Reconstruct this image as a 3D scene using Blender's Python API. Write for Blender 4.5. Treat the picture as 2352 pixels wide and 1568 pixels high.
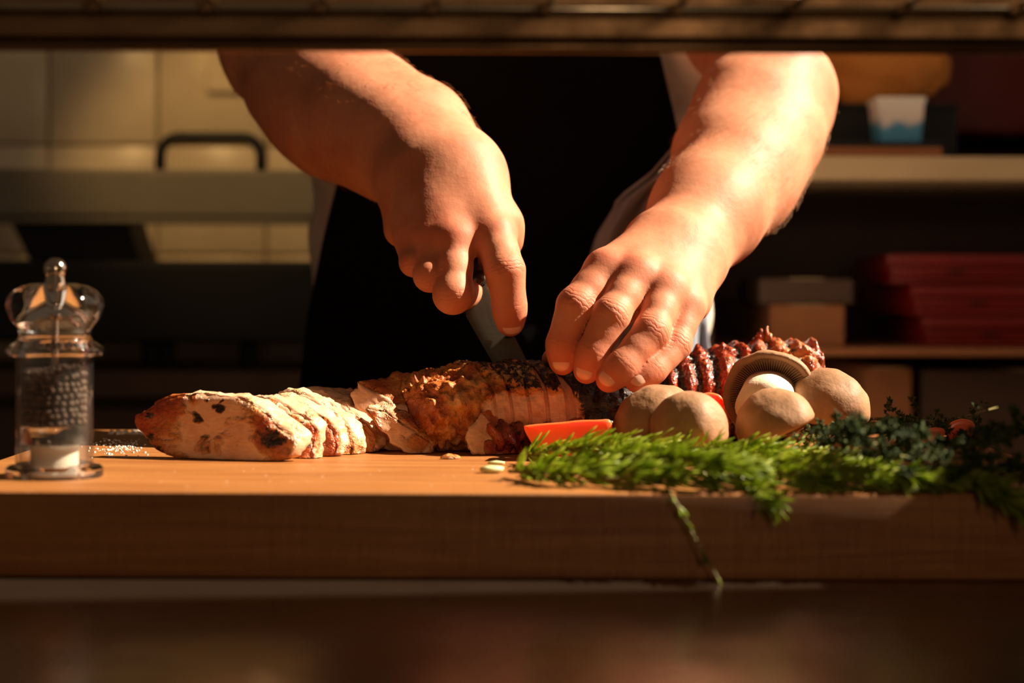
import bpy, bmesh, math, random
import numpy as np
from mathutils import Vector, Matrix

# ------------------------------------------------------------------ camera, light, exposure
F_PX, CX, HY = 4400.0, 1176.0, 650.0          # focal length in px, principal point (2352x1568 frame)
CAM_H = 0.1257                                # camera height above the board top
ZB = 0.952                                    # world height of the board top
ROLL = math.radians(0.22)
sc = bpy.context.scene
for o in list(bpy.data.objects):
    bpy.data.objects.remove(o)
COL = sc.collection

camd = bpy.data.cameras.new('camera')
cam = bpy.data.objects.new('camera', camd)
COL.objects.link(cam)
camd.sensor_width = 36.0
camd.lens = 36.0 * F_PX / 2352.0
camd.shift_y = -(784.0 - HY) / 2352.0
camd.clip_start = 0.05
camd.dof.use_dof = True
camd.dof.focus_distance = 1.425
camd.dof.aperture_fstop = 3.7
cam.matrix_world = Matrix.Translation((0, 0, ZB + CAM_H)) @ Matrix.Rotation(-ROLL, 4, 'Y') @ Matrix.Rotation(math.pi / 2, 4, 'X')
sc.camera = cam

world = bpy.data.worlds.new('world')
sc.world = world
world.use_nodes = True
bg = world.node_tree.nodes['Background']
bg.inputs[0].default_value = (1.0, 0.66, 0.42, 1)
bg.inputs[1].default_value = 0.062

SUN_TO = Vector((0.748, 0.095, 0.657)).normalized()      # towards the sun: low, right and a little behind the board
sund = bpy.data.lights.new('sun', 'SUN')
sund.energy = 15
sund.color = (1.0, 0.82, 0.60)
sund.angle = math.radians(0.8)
sun = bpy.data.objects.new('sun', sund)
sun.rotation_euler = (-SUN_TO).to_track_quat('-Z', 'Y').to_euler()
sun.location = (3, 3, 3)
COL.objects.link(sun)

lampd = bpy.data.lights.new('kitchen_ceiling_lamp', 'SPOT')
lampd.energy = 11.5
lampd.color = (1.0, 0.58, 0.22)
lampd.spot_size = math.radians(40)
lampd.spot_blend = 0.35
lampd.shadow_soft_size = 0.05
lamp = bpy.data.objects.new('kitchen_ceiling_lamp', lampd)
lamp.location = (-0.48, 2.0, ZB + 0.82)
lamp.rotation_euler = (Vector((-0.36, 2.75, ZB + 0.157)) - lamp.location).to_track_quat('-Z', 'Y').to_euler()
COL.objects.link(lamp)

pend = bpy.data.lights.new('added_front_fill', 'POINT')          # point light added on the camera side for front fill and glints
pend.energy = 10
pend.color = (1.0, 0.66, 0.40)
pend.shadow_soft_size = 0.09
po = bpy.data.objects.new('added_front_fill', pend)
po.location = (0.40, -0.75, ZB + 0.48)
COL.objects.link(po)
# area light added for broad highlights; stands in for sky at an unseen window
skyd = bpy.data.lights.new('added_window_fill', 'AREA')
skyd.shape = 'RECTANGLE'
skyd.size, skyd.size_y = 1.9, 1.36
skyd.energy = 6.5
skyd.color = (1.0, 0.84, 0.66)
sky = bpy.data.objects.new('added_window_fill', skyd)
sky.location = (1.42, 1.92, 2.0)
sky.rotation_euler = (0, math.radians(90), 0)
COL.objects.link(sky)

sc.view_settings.view_transform = 'Standard'
sc.view_settings.look = 'None'
sc.view_settings.gamma = 1.0
sc.view_settings.use_curve_mapping = False
sc.view_settings.exposure = 0.0
sc.cycles.use_denoising = True
sc.cycles.caustics_reflective = False
sc.cycles.caustics_refractive = True
sc.cycles.blur_glossy = 0.6
sc.cycles.sample_clamp_indirect = 4.0
sc.cycles.max_bounces = 12
sc.cycles.transmission_bounces = 12
sc.cycles.transparent_max_bounces = 12

# ------------------------------------------------------------------ helpers
_cr, _sr = math.cos(ROLL), math.sin(ROLL)

def P(px, py, Y):
    """point seen at pixel (px,py) at depth Y from the camera"""
    dx, dy = px - CX, HY - py
    return Vector(((dx * _cr - dy * _sr) / F_PX * Y, Y, ZB + CAM_H + (dx * _sr + dy * _cr) / F_PX * Y))

def on_board(px, py, z=0.0):
    dx, dy = px - CX, HY - py
    Z = (dx * _sr + dy * _cr) / F_PX
    return P(px, py, (z - CAM_H) / Z)

def lin(r, g, b):
    f = lambda c: (c / 255 / 12.92) if c / 255 <= 0.04045 else ((c / 255 + 0.055) / 1.055) ** 2.4
    return (f(r), f(g), f(b), 1.0)

def _hash(ix, iy, iz, seed):
    n = (ix.astype(np.int64) * 374761393 + iy.astype(np.int64) * 668265263 + iz.astype(np.int64) * 2147483647 + seed * 1274126177) & 0xffffffff
    n = ((n ^ (n >> 13)) * 1274126177) & 0xffffffff
    n = (n ^ (n >> 16)) & 0xffff
    return n.astype(np.float64) / 65535.0

def vnoise(p, freq, seed=0):
    """value noise in [-1,1] at points p (N,3)"""
    q = np.asarray(p, dtype=np.float64) * freq
    i = np.floor(q).astype(np.int64)
    f = q - i
    f = f * f * (3 - 2 * f)
    r = 0
    for a in (0, 1):
        wx = f[:, 0] if a else 1 - f[:, 0]
        for b in (0, 1):
            wy = f[:, 1] if b else 1 - f[:, 1]
            for c in (0, 1):
                wz = f[:, 2] if c else 1 - f[:, 2]
                r = r + wx * wy * wz * _hash(i[:, 0] + a, i[:, 1] + b, i[:, 2] + c, seed)
    return r * 2 - 1

def fbm(p, freq, seed=0, octs=4, gain=0.5):
    a, t = 1.0, 0.0
    for k in range(octs):
        t = t + a * vnoise(p, freq * 2 ** k, seed + 17 * k)
        a *= gain
    return t

def mesh_obj(name, verts, faces, mat=None, parent=None, smooth=True, attrs=None):
    me = bpy.data.meshes.new(name)
    me.from_pydata([tuple(map(float, v)) for v in verts], [], [tuple(map(int, f)) for f in faces])
    me.update()
    if smooth:
        me.polygons.foreach_set('use_smooth', [True] * len(me.polygons))
    if attrs:
        for k, arr in attrs.items():
            a = me.attributes.new(k, 'FLOAT', 'POINT')
            a.data.foreach_set('value', np.asarray(arr, dtype=np.float32))
    o = bpy.data.objects.new(name, me)
    if mat:
        me.materials.append(mat)
    COL.objects.link(o)
    if parent is not None:
        put_under(o, parent)
    return o

def put_under(o, parent):
    o.parent = parent
    o.matrix_parent_inverse = parent_world(parent).inverted()

def parent_world(p):
    m = p.matrix_basis.copy()
    if p.parent:
        return parent_world(p.parent) @ p.matrix_parent_inverse @ m
    return m

def thing(name, label, cat, loc=(0, 0, 0), group=None):
    o = bpy.data.objects.new(name, None)
    o.empty_display_size = 0.02
    o.location = loc
    COL.objects.link(o)
    return tag(o, label, cat, group)

def tag(o, label=None, cat=None, group=None, kind=None):
    if label: o['label'] = label
    if cat: o['category'] = cat
    if group: o['group'] = group
    if kind: o['kind'] = kind
    return o

def bm_obj(name, bm, mat, parent=None, smooth=False, angle=40):
    me = bpy.data.meshes.new(name)
    bmesh.ops.recalc_face_normals(bm, faces=bm.faces)
    bm.to_mesh(me)
    bm.free()
    me.materials.append(mat)
    if smooth:
        me.polygons.foreach_set('use_smooth', [True] * len(me.polygons))
        me.set_sharp_from_angle(angle=math.radians(angle))
    o = bpy.data.objects.new(name, me)
    COL.objects.link(o)
    if parent is not None:
        put_under(o, parent)
    return o

def add_box(bm, x0, x1, y0, y1, z0, z1, bevel=0.0, seg=2, mat=None):
    m = Matrix.Translation(((x0 + x1) / 2, (y0 + y1) / 2, (z0 + z1) / 2)) @ Matrix.Diagonal((x1 - x0, y1 - y0, z1 - z0, 1))
    if mat is not None:
        m = mat @ m
    r = bmesh.ops.create_cube(bm, size=1.0, matrix=m)
    if bevel > 0:
        es = set()
        for v in r['verts']:
            es.update(v.link_edges)
        bmesh.ops.bevel(bm, geom=list(es), offset=bevel, segments=seg, profile=0.5, affect='EDGES')

def box(name, x0, x1, y0, y1, z0, z1, mat, parent=None, bevel=0.002, seg=2, rot=None):
    bm = bmesh.new()
    add_box(bm, x0, x1, y0, y1, z0, z1, bevel, seg, rot)
    return bm_obj(name, bm, mat, parent, smooth=True, angle=22)

def tube_geo(pts, radii, n=10, cap=True, up=Vector((0, 0, 1))):
    """swept tube along pts -> verts, faces"""
    pts = [Vector(p) for p in pts]
    V, Fc = [], []
    prev = None
    for i, p in enumerate(pts):
        d = (pts[min(i + 1, len(pts) - 1)] - pts[max(i - 1, 0)]).normalized()
        if prev is None:
            a = up if abs(d.dot(up)) < 0.95 else Vector((1, 0, 0))
            u = (a - d * a.dot(d)).normalized()
        else:
            u = (prev - d * prev.dot(d)).normalized()
        prev = u
        w = d.cross(u)
        r = radii[i] if hasattr(radii, '__len__') else radii
        for k in range(n):
            t = 2 * math.pi * k / n
            V.append(p + (u * math.cos(t) + w * math.sin(t)) * r)
    for i in range(len(pts) - 1):
        for k in range(n):
            a, b = i * n + k, i * n + (k + 1) % n
            Fc.append((a, b, b + n, a + n))
    if cap:
        Fc.append(tuple(range(n))[::-1])
        Fc.append(tuple((len(pts) - 1) * n + k for k in range(n)))
    return V, Fc

def tube(name, pts, radii, mat, parent=None, n=10):
    V, Fc = tube_geo(pts, radii, n)
    return mesh_obj(name, V, Fc, mat, parent)

def lathe(name, prof, mat, parent=None, n=48, at=(0, 0, 0), M=None, sharp=None):
    """prof: list of (r,z); closed at the axis when r == 0"""
    V, Fc = [], []
    rings = []
    for r, z in prof:
        if r <= 1e-7:
            rings.append([len(V)])
            V.append(Vector((0, 0, z)))
        else:
            rings.append(list(range(len(V), len(V) + n)))
            for k in range(n):
                t = 2 * math.pi * k / n
                V.append(Vector((r * math.cos(t), r * math.sin(t), z)))
    for a, b in zip(rings, rings[1:]):
        for k in range(n):
            k2 = (k + 1) % n
            if len(a) == 1 and len(b) == 1: continue
            if len(a) == 1: Fc.append((a[0], b[k2], b[k]))
            elif len(b) == 1: Fc.append((a[k], a[k2], b[0]))
            else: Fc.append((a[k], a[k2], b[k2], b[k]))
    Mx = Matrix.Translation(Vector(at)) @ (M if M is not None else Matrix.Identity(4))
    o = mesh_obj(name, [Mx @ v for v in V], Fc, mat, parent)
    if sharp:
        o.data.set_sharp_from_angle(angle=math.radians(sharp))
    return o

def catmull(pts, n, closed=False):
    pts = [np.array(p, float) for p in pts]
    m = len(pts)
    segs = m if closed else m - 1
    out = []
    for s in range(n):
        t = s / n * segs if closed else s / (n - 1) * segs
        i = min(int(t), segs - 1)
        u = t - i
        g = (lambda k: pts[k % m]) if closed else (lambda k: pts[min(max(k, 0), m - 1)])
        p0, p1, p2, p3 = g(i - 1), g(i), g(i + 1), g(i + 2)
        out.append(0.5 * ((2 * p1) + (-p0 + p2) * u + (2 * p0 - 5 * p1 + 4 * p2 - p3) * u * u + (-p0 + 3 * p1 - 3 * p2 + p3) * u ** 3))
    return np.array(out)

# ------------------------------------------------------------------ materials
class NT:
    def __init__(self, name):
        self.m = bpy.data.materials.new(name)
        self.m.use_nodes = True
        self.t = self.m.node_tree
        self.b = self.t.nodes['Principled BSDF']
        self.out = self.t.nodes['Material Output']
    def n(self, kind, **kw):
        nd = self.t.nodes.new(kind)
        for k, v in kw.items():
            if k.startswith('i_'):
                nd.inputs[k[2:].replace('_', ' ')].default_value = v
            else:
                setattr(nd, k, v)
        return nd
    def link(self, a, b):
        self.t.links.new(a, b)
    def set(self, **kw):
        for k, v in kw.items():
            self.b.inputs[k.replace('_', ' ')].default_value = v
        return self
    def coord(self, scale=(1, 1, 1), kind='Object'):
        tc = self.n('ShaderNodeTexCoord')
        mp = self.n('ShaderNodeMapping')
        mp.inputs['Scale'].default_value = scale
        self.link(tc.outputs[kind], mp.inputs[0])
        return mp.outputs[0]
    def noise(self, vec, scale, detail=4, rough=0.55, dist=0.0):
        nd = self.n('ShaderNodeTexNoise')
        nd.inputs['Scale'].default_value = scale
        nd.inputs['Detail'].default_value = detail
        nd.inputs['Roughness'].default_value = rough
        nd.inputs['Distortion'].default_value = dist
        if vec is not None: self.link(vec, nd.inputs['Vector'])
        return nd.outputs['Fac']
    def ramp(self, fac, stops, interp='LINEAR'):
        nd = self.n('ShaderNodeValToRGB')
        cr = nd.color_ramp
        cr.interpolation = interp
        while len(cr.elements) < len(stops): cr.elements.new(0.5)
        for e, (p, c) in zip(cr.elements, stops):
            e.position = p
            e.color = c if hasattr(c, '__len__') else (c, c, c, 1)
        self.link(fac, nd.inputs[0])
        return nd.outputs[0]
    def mix(self, fac, a, b, mode='MIX'):
        nd = self.n('ShaderNodeMix', data_type='RGBA', blend_type=mode)
        for s, v in ((0, fac), (6, a), (7, b)):
            if hasattr(v, 'is_output') or isinstance(v, bpy.types.NodeSocket): self.link(v, nd.inputs[s])
            else: nd.inputs[s].default_value = v
        return nd.outputs[2]
    def math(self, op, a, b=0.0, c=0.0, clamp=False):
        nd = self.n('ShaderNodeMath', operation=op, use_clamp=clamp)
        for s, v in ((0, a), (1, b), (2, c)):
            if isinstance(v, bpy.types.NodeSocket): self.link(v, nd.inputs[s])
            else: nd.inputs[s].default_value = v
        return nd.outputs[0]
    def attr(self, name):
        return self.n('ShaderNodeAttribute', attribute_name=name).outputs['Fac']
    def bump(self, h, dist=0.001, strength=1.0, normal=None):
        nd = self.n('ShaderNodeBump')
        nd.inputs['Distance'].default_value = dist
        nd.inputs['Strength'].default_value = strength
        self.link(h, nd.inputs['Height'])
        if normal is not None: self.link(normal, nd.inputs['Normal'])
        return nd.outputs[0]
    def color(self, s): self.link(s, self.b.inputs['Base Color']); return self
    def normal(self, s): self.link(s, self.b.inputs['Normal']); return self
    def rough(self, s): self.link(s, self.b.inputs['Roughness']); return self

def simple(name, col, rough=0.5, metal=0.0, var=0.15, vscale=30, bump=0.0, bscale=200, **kw):
    t = NT(name)
    t.set(Roughness=rough, Metallic=metal, **kw)
    v = t.coord()
    nz = t.noise(v, vscale)
    c2 = tuple(c * (1 - var) for c in col[:3]) + (1,)
    c3 = tuple(min(1, c * (1 + var)) for c in col[:3]) + (1,)
    t.color(t.ramp(nz, [(0.3, c2), (0.7, c3)]))
    if bump:
        t.normal(t.bump(t.noise(v, bscale), bump))
    return t.m

def wood_mat():
    t = NT('oiled_oak')
    v = t.coord((1.2, 14, 30))
    n1 = t.noise(v, 6.0, 6, 0.6, 0.6)
    v2 = t.coord((4, 90, 160))
    n2 = t.noise(v2, 5.0, 4, 0.7)
    c = t.ramp(n1, [(0.25, lin(140, 82, 36)), (0.5, lin(168, 108, 54)), (0.75, lin(186, 130, 72))])
    c2 = t.ramp(n2, [(0.3, 0.62), (0.62, 1.0)])
    c = t.mix(0.65, c, c2, 'MULTIPLY')
    n3 = t.noise(t.coord((2, 2, 2)), 6.0, 3)
    c = t.mix(t.ramp(n3, [(0.45, 0.0), (0.75, 0.35)]), c, lin(150, 88, 40))
    t.color(c)
    t.set(Roughness=0.42)
    t.rough(t.ramp(n2, [(0.2, 0.55), (0.8, 0.36)]))
    # fine knife scratches
    v3 = t.coord((60, 10, 1))
    sc_ = t.noise(v3, 9.0, 2, 0.5, 1.5)
    h = t.mix(0.5, n2, t.ramp(sc_, [(0.48, 1.0), (0.5, 0.0), (0.52, 1.0)]), 'MULTIPLY')
    t.normal(t.bump(h, 0.0006, 0.8))
    return t.m

def steel_mat(name, col, rough, streak=(3, 120, 120), var=0.25, bump=0.0002, metal=1.0):
    t = NT(name)
    t.set(Metallic=metal)
    v = t.coord(streak)
    n1 = t.noise(v, 4.0, 4)
    n2 = t.noise(t.coord(), 14.0, 5, 0.65)
    c = t.mix(t.ramp(n2, [(0.4, 0.0), (0.75, 1.0)]), col, tuple(x * (1 - 2 * var) for x in col[:3]) + (1,))
    t.color(c)
    t.rough(t.ramp(n2, [(0.3, rough * 0.8), (0.7, rough * 1.4)]))
    t.normal(t.bump(n1, bump, 0.6))
    return t.m

def skin_mat():
    t = NT('skin')
    v = t.coord()
    n1 = t.noise(v, 22.0, 4, 0.6)
    n2 = t.noise(v, 130.0, 3, 0.6)
    c = t.ramp(n1, [(0.3, lin(186, 114, 84)), (0.55, lin(205, 137, 105)), (0.8, lin(217, 154, 122))])
    c = t.mix(t.ramp(n2, [(0.5, 0.0), (0.85, 0.35)]), c, lin(182, 104, 76))
    # redder skin at the knuckles and finger ends
    c = t.mix(t.math('MULTIPLY', t.attr('red'), 0.55), c, lin(196, 92, 70))
    t.color(c)
    t.set(Roughness=0.58, Subsurface_Weight=0.30, Subsurface_Scale=0.009)
    t.b.inputs['Subsurface Radius'].default_value = (1.0, 0.35, 0.2)
    t.b.inputs['Specular IOR Level'].default_value = 0.35
    # knuckle wrinkles across the finger
    ax = t.math('ADD', t.attr('axial'), t.math('MULTIPLY', t.noise(v, 140.0, 3), 9.0))
    w = t.math('SINE', t.math('MULTIPLY', ax, 1.7))
    w = t.math('POWER', t.math('MULTIPLY_ADD', w, 0.5, 0.5), 0.35)
    h = t.math('MULTIPLY', t.attr('knuckle'), t.math('SUBTRACT', w, 1.0))
    vo = t.n('ShaderNodeTexVoronoi')
    vo.inputs['Scale'].default_value = 700
    t.link(v, vo.inputs['Vector'])
    pore = t.math('MULTIPLY', vo.outputs['Distance'], 0.10)
    h = t.math('ADD', h, t.math('ADD', pore, t.math('MULTIPLY', n2, 0.25)))
    h = t.math('ADD', h, t.math('MULTIPLY', t.noise(v, 55.0, 3, 0.6), 1.6))
    t.normal(t.bump(h, 0.0006, 0.7))
    return t.m

def meat_mat(name='roast_meat'):
    """pale lean meat; 'crust' mixes in the roasted skin, 'char' blackens it, 'glaze' reddens and wets it"""
    t = NT(name)
    v = t.coord()
    n1 = t.noise(v, 60.0, 5, 0.6)
    n2 = t.noise(v, 210.0, 4, 0.65)
    n3 = t.noise(t.coord((1, 1, 1)), 26.0, 4, 0.6, 0.4)
    pale = t.ramp(n1, [(0.25, lin(214, 160, 124)), (0.5, lin(232, 190, 154)), (0.75, lin(240, 206, 172))])
    fib = t.noise(t.coord((30, 8, 120)), 7.0, 4, 0.6, 0.5)
    pale = t.mix(t.ramp(fib, [(0.4, 0.3), (0.62, 0.0)]), pale, lin(190, 120, 84))
    crust = t.ramp(n3, [(0.28, lin(132, 60, 20)), (0.44, lin(194, 108, 42)), (0.55, lin(218, 152, 78)), (0.70, lin(236, 200, 142))])
    crust = t.mix(t.ramp(n2, [(0.52, 0.0), (0.7, 0.75)]), crust, lin(84, 38, 14))
    gl = t.ramp(n2, [(0.35, lin(92, 20, 10)), (0.55, lin(168, 52, 18)), (0.75, lin(208, 104, 34))])
    crust = t.mix(t.attr('glaze'), crust, gl)
    ch_f = t.math('ADD', t.attr('char'), t.math('MULTIPLY', t.math('SUBTRACT', n2, 0.5), 1.6))
    ch_f = t.math('MULTIPLY', t.ramp(ch_f, [(0.42, 0.0), (0.62, 1.0)]), t.math('GREATER_THAN', t.attr('char'), 0.02))
    crust = t.mix(ch_f, crust, t.ramp(n1, [(0.3, lin(20, 12, 9)), (0.7, lin(44, 24, 14))]))
    c_f = t.math('ADD', t.attr('crust'), t.math('MULTIPLY', t.math('SUBTRACT', n1, 0.5), 0.9))
    c_f = t.ramp(c_f, [(0.38, 0.0), (0.62, 1.0)])
    col = t.mix(c_f, pale, crust)
    t.color(col)
    t.set(Roughness=0.4, Subsurface_Weight=0.08, Subsurface_Scale=0.004)
    t.b.inputs['Subsurface Radius'].default_value = (1.0, 0.4, 0.25)
    rg = t.math('MULTIPLY_ADD', n1, 0.5, 0.16)
    rg = t.math('SUBTRACT', rg, t.math('MULTIPLY', t.attr('glaze'), 0.22), clamp=True)
    t.rough(t.math('MAXIMUM', rg, 0.12))
    t.link(t.math('MULTIPLY', t.attr('glaze'), 0.6), t.b.inputs['Coat Weight'])
    t.b.inputs['Coat Roughness'].default_value = 0.12
    hb = t.math('MULTIPLY', t.math('ADD', n2, t.math('MULTIPLY', n1, 1.5)), t.math('MULTIPLY_ADD', c_f, 1.0, 0.22))
    t.normal(t.bump(hb, 0.0022, 0.9))
    return t.m

def glass_mat(name, col=(1, 1, 1, 1), rough=0.02, ior=1.49):
    t = NT(name)
    t.set(Base_Color=col, Roughness=rough, IOR=ior)
    t.b.inputs['Transmission Weight'].default_value = 1.0
    nz = t.noise(t.coord(), 50.0, 3)
    t.rough(t.ramp(nz, [(0.3, rough * 0.5), (0.7, rough * 2)]))
    return t.m

def tile_mat():
    t = NT('cream_tile')
    nz = t.noise(t.coord(kind='Object'), 9.0, 3)
    oi = t.n('ShaderNodeObjectInfo')
    c = t.ramp(nz, [(0.3, lin(222, 206, 172)), (0.7, lin(236, 222, 190))])
    c = t.mix(t.math('MULTIPLY', oi.outputs['Random'], 0.25), c, lin(205, 186, 148))
    t.color(c)
    t.set(Roughness=0.3)
    t.normal(t.bump(nz, 0.0006, 0.4))
    return t.m

def cloth_mat(name, col, rough=0.85, weave=900, bump=0.0004, var=0.2):
    t = NT(name)
    v = t.coord()
    n1 = t.noise(v, 18.0, 4)
    a = tuple(c * (1 - var) for c in col[:3]) + (1,)
    b = tuple(min(1, c * (1 + var)) for c in col[:3]) + (1,)
    t.color(t.ramp(n1, [(0.3, a), (0.7, b)]))
    wv = t.n('ShaderNodeTexWave', bands_direction='DIAGONAL')
    wv.inputs['Scale'].default_value = weave
    t.link(v, wv.inputs['Vector'])
    h = t.math('ADD', t.math('MULTIPLY', wv.outputs['Fac'], 0.5), t.noise(v, 260.0, 3))
    t.normal(t.bump(h, bump, 0.8))
    t.set(Roughness=rough)
    t.b.inputs['Specular IOR Level'].default_value = 0.08
    return t.m

def leaf_mat(name, c1, c2, c3, rough=0.42, trans=0.25):
    t = NT(name)
    v = t.coord()
    n1 = t.noise(v, 90.0, 3)
    oi = t.noise(v, 400.0, 2)
    c = t.ramp(n1, [(0.3, c1), (0.5, c2), (0.72, c3)])
    t.color(t.mix(t.ramp(oi, [(0.55, 0.0), (0.8, 0.4)]), c, c3))
    t.set(Roughness=rough)
    tr = t.n('ShaderNodeBsdfTranslucent')
    t.link(c, tr.inputs['Color'])
    ms = t.n('ShaderNodeMixShader')
    ms.inputs[0].default_value = trans
    t.link(t.b.outputs[0], ms.inputs[1])
    t.link(tr.outputs[0], ms.inputs[2])
    t.link(ms.outputs[0], t.out.inputs['Surface'])
    return t.m

def thin_mat():
    # thin clear plastic wall: mostly see-through, mirror-like at grazing angles, a trace of haze
    t = NT('thin_clear_acrylic')
    lw = t.n('ShaderNodeLayerWeight')
    fres = t.math('MULTIPLY_ADD', t.math('POWER', lw.outputs['Facing'], 4.0), 0.9, 0.045, clamp=True)
    tr = t.n('ShaderNodeBsdfTransparent'); tr.inputs['Color'].default_value = (0.93, 0.92, 0.90, 1)
    gl = t.n('ShaderNodeBsdfGlossy'); gl.inputs['Roughness'].default_value = 0.06
    di = t.n('ShaderNodeBsdfDiffuse'); di.inputs['Color'].default_value = (0.8, 0.78, 0.74, 1)
    nz = t.noise(t.coord(), 60.0, 3)
    m0 = t.n('ShaderNodeMixShader'); t.link(t.math('MULTIPLY', nz, 0.025), m0.inputs[0])
    t.link(tr.outputs[0], m0.inputs[1]); t.link(di.outputs[0], m0.inputs[2])
    m1 = t.n('ShaderNodeMixShader'); t.link(fres, m1.inputs[0])
    t.link(m0.outputs[0], m1.inputs[1]); t.link(gl.outputs[0], m1.inputs[2])
    t.link(m1.outputs[0], t.out.inputs['Surface'])
    return t.m
M = {}
M['wood'] = wood_mat()
M['counter'] = steel_mat('worn_counter_steel', lin(140, 120, 104), 0.22, (60, 3, 60), 0.2, metal=0.96)
M['rack'] = steel_mat('grimy_rack_steel', lin(150, 118, 84), 0.38, var=0.3, bump=0.0006)
M['wire'] = steel_mat('bright_wire_steel', lin(205, 190, 160), 0.22, var=0.12)
M['blade'] = steel_mat('scratched_blade_steel', lin(92, 86, 74), 0.45, (8, 60, 60), 0.25)
M['chrome'] = steel_mat('chrome', lin(220, 205, 185), 0.1, var=0.05)
M['skin'] = skin_mat()
M['nail'] = simple('fingernail', lin(228, 176, 154), 0.22, var=0.06)
M['meat'] = meat_mat()
M['acrylic'] = glass_mat('clear_acrylic')
M['thin'] = thin_mat()
M['ceramic'] = simple('white_ceramic', lin(235, 228, 215), 0.35, var=0.04)
M['pepper'] = simple('black_peppercorn', lin(84, 62, 48), 0.55, var=0.6, vscale=300, bump=0.0006, bscale=900)
M['tile'] = tile_mat()
M['grout'] = simple('grey_grout', lin(150, 130, 98), 0.9, var=0.1)
M['apron'] = cloth_mat('black_apron_cotton', lin(12, 12, 14), 0.95)
M['shirt'] = cloth_mat('white_shirt_cotton', lin(226, 214, 200), 0.8, 700)
M['towel'] = cloth_mat('blue_grey_cloth', lin(150, 154, 168), 0.9, 500)
M['trousers'] = cloth_mat('dark_trouser_cotton', lin(40, 38, 40))
M['black'] = simple('matt_black_enamel', lin(10, 9, 8), 0.75, var=0.3)
M['handle'] = simple('black_plastic', lin(10, 9, 8), 0.6, var=0.3)
M['greysteel'] = simple('brushed_grey_steel', lin(118, 112, 96), 0.6, var=0.06)
M['floor'] = simple('dark_quarry_floor', lin(70, 58, 48), 0.6, var=0.3, vscale=8)
M['tomato_skin'] = simple('tomato_flesh', lin(255, 118, 66), 0.3, var=0.1, vscale=80, Subsurface_Weight=0.7, Subsurface_Scale=0.02)
M['mush'] = simple('mushroom_cap_skin', lin(160, 118, 84), 0.62, var=0.24, vscale=45, bump=0.0005, bscale=260)
M['mush_pale'] = simple('mushroom_stem_flesh', lin(238, 222, 196), 0.6, var=0.06, vscale=60, bump=0.0006, bscale=200, Subsurface_Weight=0.2, Subsurface_Scale=0.006)
M['gill'] = simple('mushroom_gill', lin(128, 92, 66), 0.75, var=0.2, vscale=120)
M['rosemary'] = leaf_mat('rosemary_needle', lin(92, 116, 24), lin(158, 178, 48), lin(214, 220, 110), 0.35, 0.5)
M['thyme'] = leaf_mat('thyme_leaf', lin(38, 52, 18), lin(60, 78, 30), lin(98, 112, 54), 0.8, 0.35)
M['stem'] = simple('herb_stem', lin(112, 104, 48), 0.6, var=0.25, vscale=200)
M['salt'] = simple('salt_crystal', lin(245, 240, 230), 0.2, var=0.03)
M['hair'] = simple('arm_hair', lin(176, 122, 76), 0.4, var=0.25)
M['plate0'] = simple('cream_window_paint', lin(226, 208, 172), 0.5, var=0.03)

# ------------------------------------------------------------------ structure: floor, wall, counter
def structure(o):
    o['kind'] = 'structure'
    return o

structure(box('floor', -3.0, 3.0, -0.6, 4.2, -0.06, 0.0, M['floor'], bevel=0))
WALL_Y = 2.75
wall = structure(box('wall_back', -3.0, 3.0, WALL_Y, WALL_Y + 0.12, 0.0, 2.9, M['grout'], bevel=0))
# square wall tiles, 0.2 m pitch, one object each, mesh shared
bm = bmesh.new()
add_box(bm, -0.0975, 0.0975, -0.004, 0.004, -0.0975, 0.0975, 0.002, 2)
t0 = bm_obj('tile', bm, M['tile'], None, smooth=True)
tile_me = t0.data
bpy.data.objects.remove(t0)
pitch = 250.0 / F_PX * WALL_Y
x_joint = P(362, 330, WALL_Y - 0.004).x
z_joint = P(362, 333, WALL_Y - 0.004).z
for i in range(-7, 9):
    for j in range(-3, 4):
        o = bpy.data.objects.new('tile', tile_me)
        COL.objects.link(o)
        o.location = (x_joint + (i + 0.5) * pitch, WALL_Y - 0.003, z_joint + (j + 0.5) * pitch)
        o.scale = (pitch / 0.2, 1, pitch / 0.2)
        put_under(o, wall)

# unseen right-hand wall; its window is added, the opening sized to shape the light
WR = 1.22
wr_ = thing('wall_right', None, None, (WR, 1.5, 0)); wr_['kind'] = 'structure'
for nm, a in (('wall_panel', (WR, WR + .12, -0.6, 2.75, 0, 1.05)), ('wall_panel', (WR, WR + .12, -0.6, 2.75, 2.98, 3.2)),
              ('wall_pier', (WR, WR + .12, -0.6, 1.22, 1.05, 2.98)), ('wall_pier', (WR, WR + .12, 2.60, 2.75, 1.05, 2.98))):
    box(nm, *a, M['grout'], wr_, 0)
wf = thing('added_window', None, None, (WR + .06, 2.05, 1.05)); wf['kind'] = 'structure'
for a in ((WR + .03, WR + .09, 1.22, 2.60, 1.05, 1.10), (WR + .03, WR + .09, 1.22, 2.60, 2.93, 2.98), (WR + .03, WR + .09, 1.22, 1.26, 1.10, 2.93), (WR + .03, WR + .09, 2.55, 2.60, 1.10, 2.93)):
    box('added_window_frame', *a, M['plate0'], wf, 0.003)

# steel counter on which the board lies
counter = thing('steel_counter', 'dark reflective steel counter under the thick cutting board', 'counter', (0, 1.2, 0))
box('counter_top', -1.18, 1.18, 0.55, 1.70, ZB - 0.052 - 0.035, ZB - 0.052, M['counter'], counter, 0.003)
box('counter_body', -1.14, 1.14, 0.62, 1.66, 0.12, ZB - 0.087, M['greysteel'], counter, 0.003)
for sx in (-1.1, 1.1):
    for y in (0.70, 1.58):
        box('leg', sx - 0.03, sx + 0.03, y - 0.03, y + 0.03, 0.0, 0.12, M['greysteel'], counter, 0.003)

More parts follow.
